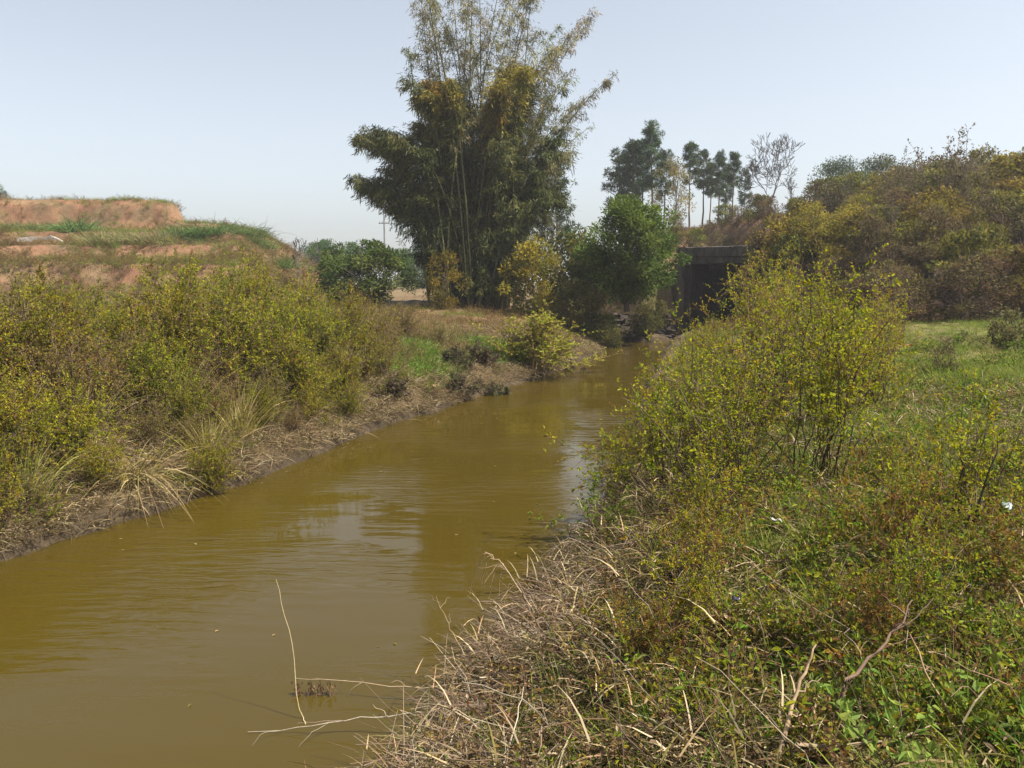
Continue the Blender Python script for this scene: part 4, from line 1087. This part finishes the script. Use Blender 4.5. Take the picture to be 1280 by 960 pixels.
# ------------------------------------------------------------------ bridge
def box(g, o, ax, ay, az, sx, sy, sz, c=(.5, .5, .5), jit=0.0, bev=0.0, rng=None):
    """box from corner o along unit axes ax, ay, az, chamfered on its long edges"""
    o = ID(o, float)
    b = bev
    prof = ID([[b, 0], [sy - b, 0], [sy, b], [sy, sz - b], [sy - b, sz], [b, sz], [0, sz - b], [0, b]]) if b else ID([[0, 0], [sy, 0], [sy, sz], [0, sz]])
    n = len(prof)
    V = np.concatenate([o + ax * s + prof[:, :1] * ay + prof[:, 1:] * az for s in (0, sx)])
    if jit: V = V + rng.normal(scale=jit, size=V.shape)
    Q = [[i, (i + 1) % n, n + (i + 1) % n, n + i] for i in range(n)]
    Tt = [[0, i + 1, i] for i in range(1, n - 1)] + [[n, n + i, n + i + 1] for i in range(1, n - 1)]
    g.add(V, Q, Tt, c)
A3, F3, U3 = ID([bax[0], bax[1], 0]), ID([bfl[0], bfl[1], 0]), ID([0, 0, 1.0])
B0 = ID([BR_L[0], BR_L[1], 0])
blen = float(np.linalg.norm(BR_R - BR_L))
br = empty('culvert_bridge', (BR_L[0], BR_L[1], 0)); tag(br, 'low dark stained concrete bridge over the river', 'bridge')
def bpart(name, specs, mat, bev=.02):
    g = Geo()
    for (u, v, z, su, sv, sz) in specs:
        nseg = 8 if name == 'edge_beam' else 1
        for q in range(nseg):                            # cast joints and chipped edges
            box(g, A3 * (u + su * q / nseg + (.006 if q else 0)) + F3 * v + U3 * z, A3, F3, U3, su / nseg - .012 * (nseg > 1), sv, sz, c=(.12, .08, .05), bev=bev, jit=.014 if nseg > 1 else 0, rng=np.random.default_rng(q))
    return link(name, g.mesh(name), mat, br)
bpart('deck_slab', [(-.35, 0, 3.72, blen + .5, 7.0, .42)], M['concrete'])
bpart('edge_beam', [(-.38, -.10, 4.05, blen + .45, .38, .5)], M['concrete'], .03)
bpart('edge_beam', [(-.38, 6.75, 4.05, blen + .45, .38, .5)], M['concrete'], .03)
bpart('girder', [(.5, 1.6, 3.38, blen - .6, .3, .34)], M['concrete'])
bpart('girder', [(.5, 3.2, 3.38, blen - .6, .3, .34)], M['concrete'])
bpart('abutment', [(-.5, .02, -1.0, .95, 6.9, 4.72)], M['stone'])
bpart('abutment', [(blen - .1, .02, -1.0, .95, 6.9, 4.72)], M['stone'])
bpart('pier_face', [(-.42, -.16, -1.0, .5, .18, 4.7)], M['concrete'], .04)
bpart('road_fill', [(-.3, .3, 4.14, blen + .4, 6.4, .3)], M['ground'])
# stepped stone wing wall at the left foot, towards the water
ww = empty('wing_wall', (BR_L[0], BR_L[1], 0)); tag(ww, 'dark stepped stone wall at the water under the rounded tree', 'wall')
rng = np.random.default_rng(21)
wd = unit(ID([-.97, -.25, 0])); wn_ = unit(ID([.25, -.97, 0])); 
be = lambda u, v: B0[:2] + bax * u + bfl * v
for x, y, s_, lab in [(*be(blen + .8, -.5), 1.0, 'tall bush against the right abutment under the bridge end'), (*be(blen + 1.0, .8), .95, 'tall bush growing beside the right bridge end'), (*be(blen + 1.6, 2.6), .8, 'bush behind the right bridge end'), (11.55, 36.9, .42, 'yellow-brown bush against the right end of the bridge'), (12.1, 37.9, .5, 'bush growing over the right bridge abutment'), (11.3, 36.2, .45, 'bush below the right bridge end by the water'), (13.0, 36.6, .6, 'round bush right of the bridge end')]:
    stand('bridge_bush', hs[int(x * 10) % 2], (x, y, max(gz(x, y), .3)), x, (s_, s_, s_ * (1.55 if s_ < .6 else 1.05)), lab, 'bush')
shared = []
for i in range(4):
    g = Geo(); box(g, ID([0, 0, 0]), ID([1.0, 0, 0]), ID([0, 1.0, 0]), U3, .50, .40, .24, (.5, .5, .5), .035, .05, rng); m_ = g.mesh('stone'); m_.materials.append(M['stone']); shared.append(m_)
ang = math.atan2(wd[1], wd[0])
wo = ID([-.3, -.3, 0])
for row in range(6):
    for c in range(9):
        o = link('stone', shared[rng.integers(4)], M['stone'], ww)
        q = wo + wd * (c * .53 + (row % 2) * .26) + wn_ * (.9 - row * .16 + rng.normal(scale=.07))
        o.location = (q[0], q[1], -.25 + row * .255); o.rotation_euler = tuple(rng.normal(scale=.04, size=2)) + (ang + rng.normal(scale=.06),)

# pale concrete channel edges on the terraces and behind the orange bush
def strip(name, pts, w, h, mat, label):
    """low kerb that follows the ground"""
    g = Geo(); pts = np.array(pts, float); n = len(pts)
    tn = unit(np.gradient(pts, axis=0)); nr = np.stack([-tn[:, 1], tn[:, 0]], 1)
    z = G(pts[:, 0], pts[:, 1])
    sec = [(-w / 2, -.15), (w / 2, -.15), (w / 2, h), (-w / 2, h)]
    V = np.stack([np.stack([pts[:, 0] + nr[:, 0] * a, pts[:, 1] + nr[:, 1] * a, z + b], 1) for a, b in sec], 1)
    k = np.arange(n - 1)[:, None] * 4
    Q = np.concatenate([np.stack([k[:, 0] + a, k[:, 0] + 4 + a, k[:, 0] + 4 + (a + 1) % 4, k[:, 0] + (a + 1) % 4], 1) for a in range(4)])
    g.add(V, Q)
    return link(name, g.mesh(name), mat)
o = strip('irrigation_channel', [(x, 51.0 + .1 * math.sin(x)) for x in np.linspace(-44, -25.5, 40)], .18, .14, M['pale_concrete'], '')
tag(o, 'pale concrete channel edge along the left terrace', 'channel')
o = strip('concrete_edge', [(x, 44.5 + (x + 6) * .1) for x in np.linspace(-7.0, -4.2, 8)], .5, .3, M['pale_concrete'], '')
tag(o, 'pale concrete edge between leafy tree and bamboo', 'kerb')
o = strip('concrete_edge', [(x, 46 - (x + 13) * .9) for x in np.linspace(-12.0, -9.3, 8)], .4, .2, M['pale_concrete'], '')
tag(o, 'pale concrete edge below the bare bush at the terrace end', 'kerb')

# utility pole far off
x = px_x(483, 150); z0 = gz(x, 150); zt = at_y(483, 269, 150)[2]
up = empty('utility_pole', (x, 150, z0)); tag(up, 'thin far utility pole with one crossarm left of the bamboo', 'pole')
g = Geo(); tubes(g, ID([[[0, 0, -.3], [0, 0, (zt - z0) * .5], [0, 0, zt - z0]]]), ID([[.20, .17, .13]]), ID([.5, .5, .5]), 8); link('pole', g.mesh('pole', True), M['pole'], up)
g = Geo(); box(g, ID([-1.0, -.08, zt - z0 - 1.55]), ID([1.0, 0, 0]), ID([0, 1.0, 0]), U3, 2.0, .16, .18, bev=.02); arm = link('crossarm', g.mesh('crossarm'), M['pole'], up)
for dx in (-.85, -.35, .35, .85):
    g = Geo(); tubes(g, ID([[[dx, 0, zt - z0 - 1.4], [dx, 0, zt - z0 - 1.2], [dx, 0, zt - z0 - 1.1]]]), ID([[.05, .09, .03]]), ID([.5, .5, .5]), 6); link('insulator', g.mesh('insulator'), M['pole'], arm)

# ------------------------------------------------------------------ dry twigs and stalks on the near bank
r = np.random.default_rng(33)
def twig_mass(n, seed, lo, hi, r0, cols):
    r = np.random.default_rng(seed)
    ed = np.array([POLY[i] for i in range(len(POLY)) if SIDE[i] == 1 and 3.0 < POLY[i][1] < 8.6])
    sg = np.linalg.norm(np.diff(ed, axis=0), axis=1); cm = np.concatenate([[0], np.cumsum(sg)])
    s = r.uniform(.3, cm[-1] - .2, n); k = np.clip(np.searchsorted(cm, s) - 1, 0, len(sg) - 1); f = ((s - cm[k]) / sg[k])[:, None]
    e = ed[k] * (1 - f) + ed[k + 1] * f
    tn = unit(ed[k + 1] - ed[k]); nrm = np.stack([-tn[:, 1], tn[:, 0]], 1)
    off = r.uniform(-.05, 1.1, n)
    p = e + nrm * off[:, None]
    z = np.maximum(G(p[:, 0], p[:, 1]), 0) + np.abs(r.normal(scale=.075, size=n)) + .01
    K = 6; t = np.linspace(-.5, .5, K)
    L = r.uniform(lo, hi, n); az = r.normal(loc=2.5, scale=.9, size=n)
    d = np.stack([np.cos(az), np.sin(az), r.normal(scale=.28, size=n)], 1)
    P = np.concatenate([p, z[:, None]], 1)[:, None] + d[:, None] * (L[:, None] * t)[..., None]
    P += np.cumsum(r.normal(scale=.022, size=P.shape), 1)
    P[..., 2] += (L * r.normal(scale=.25, size=n))[:, None] * (t ** 2)
    P[..., 2] = np.maximum(P[..., 2], np.maximum(G(P[..., 0].ravel(), P[..., 1].ravel()).reshape(P.shape[:2]) + .01, .01))
    g = Geo()
    tubes(g, P, np.linspace(1, .4, K)[None] * r0 * r.uniform(.4, 1.3, (n, 1)), pal(r, n, cols), 4)
    return g
TW = [(.21, .155, .105), (.145, .10, .068), (.31, .25, .18), (.10, .062, .04), (.21, .125, .08), (.14, .085, .055)]
o = link('dry_twig_debris', twig_mass(1250, 1, .2, .8, .0036, TW).mesh('dry_twig_debris', True), M['twig'])
o['kind'] = 'stuff'; o['label'] = 'tangled heap of dry grey and tan twigs at the near water edge'

def stalk(name, pix, r0, colr, label, cat, forks=0, seed=0, curl=.3, fl=.35):
    """a dry stem through points given as (px, py, distance) with fine side twigs"""
    r = np.random.default_rng(seed)
    c = np.array([at_y(*p) for p in pix])
    K = 14; u = np.linspace(0, len(c) - 1, K)
    P = np.stack([np.interp(u, np.arange(len(c)), c[:, i]) for i in range(3)], 1)
    for _ in range(2): P[1:-1] = (P[:-2] + 2 * P[1:-1] + P[2:]) / 4
    P[1:-1] += r.normal(scale=.006, size=(K - 2, 3))
    zg = np.maximum(G(P[:, 0], P[:, 1]), 0) + .01
    P[:, 2] = np.maximum(P[:, 2], zg)
    P[0, 2] = zg[0] - .03
    base = P[0].copy()
    e = empty(name, base); tag(e, label, cat)
    g = Geo(); tubes(g, (P - base)[None], np.linspace(1, .3, K)[None] * r0, pal(r, 1, [colr], None, .05), 5); link('stem', g.mesh('stem', True), M['twig'], e)
    if forks:
        g = Geo(); Kt = 7; t = np.linspace(0, 1, Kt)
        k = r.integers(4, K - 1, forks); d = unit(unit(P[k + 1] - P[k]) + rdir(r, forks, .2) * .9); L = fl * r.uniform(.4, 1.2, forks)
        T = (P[k] - base)[:, None] + d[:, None] * (L[:, None] * t)[..., None]
        T[..., 2] -= (L * curl * r.uniform(.2, 1.8, forks))[:, None] * t ** 2
        T += np.cumsum(r.normal(scale=.01, size=T.shape), 1) * (t > 0)[None, :, None]
        tubes(g, T, np.linspace(1, .4, Kt)[None] * np.full((forks, 1), r0 * .38), pal(r, forks, [colr, tuple(v * .8 for v in colr)]), 4)
        link('side_twigs', g.mesh('side_twigs', True), M['twig'], e)
    return e
tan, grey, dark = (.31, .23, .14), (.28, .23, .17), (.16, .10, .06)
stalk('dry_branch', [(790, 770, 6.0), (740, 742, 6.2), (690, 745, 6.3), (640, 775, 6.4)], .010, tan, 'pale forked branch arching out of the twig heap over the water', 'branch', 10, 1, .9)
stalk('dry_branch', [(690, 800, 5.9), (655, 745, 6.1), (625, 700, 6.2), (606, 690, 6.2)], .007, tan, 'upright pale branch with curling tips above the twig heap', 'branch', 16, 2, 1.3, .3)
stalk('dry_branch', [(790, 715, 6.6), (745, 690, 6.9), (712, 670, 7.0), (690, 690, 7.0)], .006, tan, 'pale twig curling over the water behind the arching branch', 'branch', 12, 3, 1.3, .3)
stalk('dry_branch', [(860, 780, 5.2), (780, 785, 5.5), (700, 810, 5.6), (640, 850, 5.5)], .013, grey, 'long thick grey branch lying along the top of the twig heap', 'branch', 7, 4, .5)
stalk('dry_branch', [(610, 850, 5.3), (520, 862, 5.4), (440, 850, 5.5), (370, 848, 5.5)], .006, tan, 'thin straight twig reaching left over the water with hanging seed heads', 'branch', 4, 5, .6, .2)
stalk('dry_branch', [(560, 890, 4.9), (480, 895, 5.0), (400, 905, 5.0), (310, 922, 5.0)], .006, grey, 'low thin twig stretching left just above the water', 'branch', 4, 6, .4, .3)
stalk('dry_branch', [(590, 830, 5.4), (570, 800, 5.6), (560, 775, 5.6), (545, 745, 5.7)], .004, tan, 'thin curved twig rising from the left end of the heap', 'branch', 5, 7, .5, .2)
stalk('dry_branch', [(600, 905, 4.6), (540, 925, 4.6), (470, 950, 4.6), (420, 975, 4.6)], .007, tan, 'pale split stalk lying by the bottom frame edge in the heap', 'branch', 5, 8, .3)
stalk('reed_stalk', [(385, 968, 5.1), (375, 880, 5.2), (362, 790, 5.3), (345, 724, 5.4)], .0045, (.38, .30, .16), 'single thin upright reed stalk standing in the water', 'stalk')
stalk('dead_stick', [(965, 975, 2.9), (985, 900, 3.0), (1005, 840, 3.1), (1020, 806, 3.15)], .012, (.30, .21, .12), 'pale broken stick standing in the near weeds', 'stick', 3, 10, .2, .15)
stalk('dead_stick', [(1215, 950, 2.9), (1190, 900, 3.0), (1160, 840, 3.1), (1137, 792, 3.2)], .008, (.27, .18, .09), 'tan slanting stick near the right of the near weeds', 'stick', 2, 11, .2, .15)
stalk('dead_stick', [(1285, 950, 3.0), (1130, 825, 3.5), (1030, 770, 3.9), (925, 695, 4.4)], .005, (.27, .20, .12), 'long thin dry stem slanting across the near weeds', 'stick')
stalk('dead_stick', [(1040, 870, 3.1), (1080, 830, 3.2), (1120, 790, 3.3), (1140, 750, 3.4)], .010, (.12, .075, .045), 'dark brown forked stem crossing the tan slanting stick', 'stick', 4, 13, .1, .25)
stalk('dead_stick', [(980, 930, 2.9), (1050, 935, 2.9), (1120, 925, 2.9), (1170, 905, 3.0)], .011, (.26, .18, .11), 'short peeled stick lying by the bottom frame edge', 'stick')
rs2 = np.random.default_rng(55)
PP = region(900, -1.5, 9, 2.4, 11, lambda x, y, d, s: (s == 1) * sstep(.6, 1.4, d) * .8, 20)
n = len(PP); K = 7; t = np.linspace(0, 1, K)
dd_ = rdir(rs2, n, .7); L_ = rs2.uniform(.35, .95, n)
Q_ = PP[:, None] + dd_[:, None] * (L_[:, None] * t)[..., None]
Q_[..., 2] = np.maximum(Q_[..., 2] - (L_ * rs2.uniform(0, .5, n))[:, None] * t ** 2, G(Q_[..., 0].ravel(), Q_[..., 1].ravel()).reshape(n, K) + .01)
Q_ += np.cumsum(rs2.normal(scale=.012, size=Q_.shape), 1) * (t > 0)[None, :, None]
g = Geo(); tubes(g, Q_, np.linspace(1, .4, K)[None] * rs2.uniform(.0015, .0038, (n, 1)), pal(rs2, n, TW + [(.12, .08, .05), (.09, .06, .04)]), 4)
o = link('dry_stem_litter', g.mesh('dry_stem_litter', True), M['twig']); o['kind'] = 'stuff'; o['label'] = 'thin dry stems sticking out of the near weeds'
# hanging seed heads
for i, (px, py, Y, lab) in enumerate([(372, 850, 5.5, 'leftmost brown seed head hanging from the thin straight twig'), (388, 852, 5.5, 'second brown seed head hanging from the thin straight twig'),
                                      (400, 852, 5.5, 'third brown seed head hanging from the thin straight twig'), (412, 852, 5.5, 'rightmost brown seed head hanging from the thin straight twig')]):
    p = at_y(px, py, Y); rr2 = np.random.default_rng(700 + i); g = Geo()
    n = 70
    q = np.stack([rr2.normal(scale=.016, size=n), rr2.normal(scale=.016, size=n), -rr2.uniform(0, .17, n)], 1)
    d = rr2.normal(scale=.5, size=(n, 3)); d[:, 2] -= 1
    leaves(g, q, d, .035, .011, pal(rr2, n, [(.12, .07, .04), (.08, .045, .03), (.17, .10, .06)]), rr2, False)
    tubes(g, ID([[[0, 0, .01], [0, 0, -.08], [0, 0, -.17]]]), ID([[.002, .002, .001]]), ID([.12, .08, .05]), 3)
    o = link('seed_head', g.mesh('seed_head'), M['dry'])
    o.location = p; tag(o, lab, 'seed head')
# taller green grass tufts at the bottom edge
tg = [clump(720 + i, 46, .62, .009, [(.14, .20, .04), (.20, .24, .06), (.10, .15, .03), (.30, .26, .12)], .22, .35, .05) for i in range(2)]
for px, py, s_, lab in [(540, 940, .75, 'green grass tuft at the lower left end of the twig heap'), (712, 905, .75, 'yellow-green grass tuft growing through the twig heap'), (830, 930, .7, 'green grass tuft at the bottom edge right of the heap'),
                        (640, 955, .6, 'short green grass tuft at the bottom edge in the heap'), (905, 925, .6, 'green grass tuft left of the pale broken stick')]:
    p = on(px, py)
    stand('grass_tuft', [('grass_blades', tg[px % 2], M['grass'])], p, px, s_, lab, 'grass')
fern = herb(730, 110, .34, .06, [(.20, .28, .05), (.26, .32, .07), (.15, .22, .04)], None, 8, 1.1, (.14, .16, .05))
for px, py, lab in [(1075, 905, 'bright light-green leafy weed at the lower right'), (1110, 955, 'light-green leafy weed on the bottom edge'), (1250, 915, 'light-green leafy weed near the right frame corner')]:
    p = on(px, py)
    stand('leafy_weed', [('weed_leaves', fern, M['leaf'])], p, px, .85, lab, 'weed')

# ------------------------------------------------------------------ bits of litter
def scrap(name, px, py, size, c, label, lift=.12, seed=0, tr=0.0):
    r = np.random.default_rng(seed); g = Geo(); n = 6
    u, v = np.meshgrid(np.linspace(-.5, .5, n), np.linspace(-.5, .5, n))
    z = .25 * np.sin(u * 5 + seed) * np.cos(v * 4 + seed) + r.normal(scale=.07, size=u.shape)
    V = np.stack([u * (1 + .3 * v), v * .7, z], -1).reshape(-1, 3) * size
    k = (np.arange(n - 1)[:, None] * n + np.arange(n - 1)[None]).ravel()
    g.add(V, np.stack([k, k + 1, k + n + 1, k + n], 1))
    o = link(name, g.mesh(name, True), plain_mat(name + '_' + str(seed), c, .35, tr))
    s = o.modifiers.new('thickness', 'SOLIDIFY'); s.thickness = .002
    p = on(px, py); o.location = (p[0], p[1], p[2] + lift); o.rotation_euler = (.3, .2, seed)
    return tag(o, label, 'litter')
scrap('plastic_scrap', 1253, 690, .10, (.22, .27, .28), 'pale blue crumpled plastic scrap among the right weeds', .32, 1)
scrap('plastic_scrap', 969, 690, .07, (.3, .3, .27), 'small white plastic scrap in the grass below the slender shrub', .22, 2)
scrap('plastic_scrap', 1136, 437, .2, (.4, .12, .05), 'orange-red plastic scrap lying on the meadow', .08, 3)
scrap('plastic_scrap', 918, 800, .06, (.02, .02, .03), 'small black plastic scrap in the near weeds', .25, 4)
scrap('plastic_scrap', 1192, 392, .25, (.28, .27, .25), 'white plastic scrap at the foot of the slope bushes', .12, 5)

# ------------------------------------------------------------------ thin warm-weather haze in the air
g = Geo(); box(g, ID([-1100, -160, -2.6]), ID([1.0, 0, 0]), ID([0, 1.0, 0]), U3, 2200, 2900, 28)
hm, hnt, hout = new_mat('haze_air')
pv = nd(hnt, 'ShaderNodeVolumePrincipled'); pv.inputs['Color'].default_value = (.93, .95, 1.0, 1); pv.inputs['Density'].default_value = .0006; pv.inputs['Anisotropy'].default_value = .2
hnt.links.new(pv.outputs[0], hout.inputs['Volume'])
o = link('haze', g.mesh('haze'), hm); o['kind'] = 'stuff'; o['label'] = 'thin pale haze in the air over the whole valley'
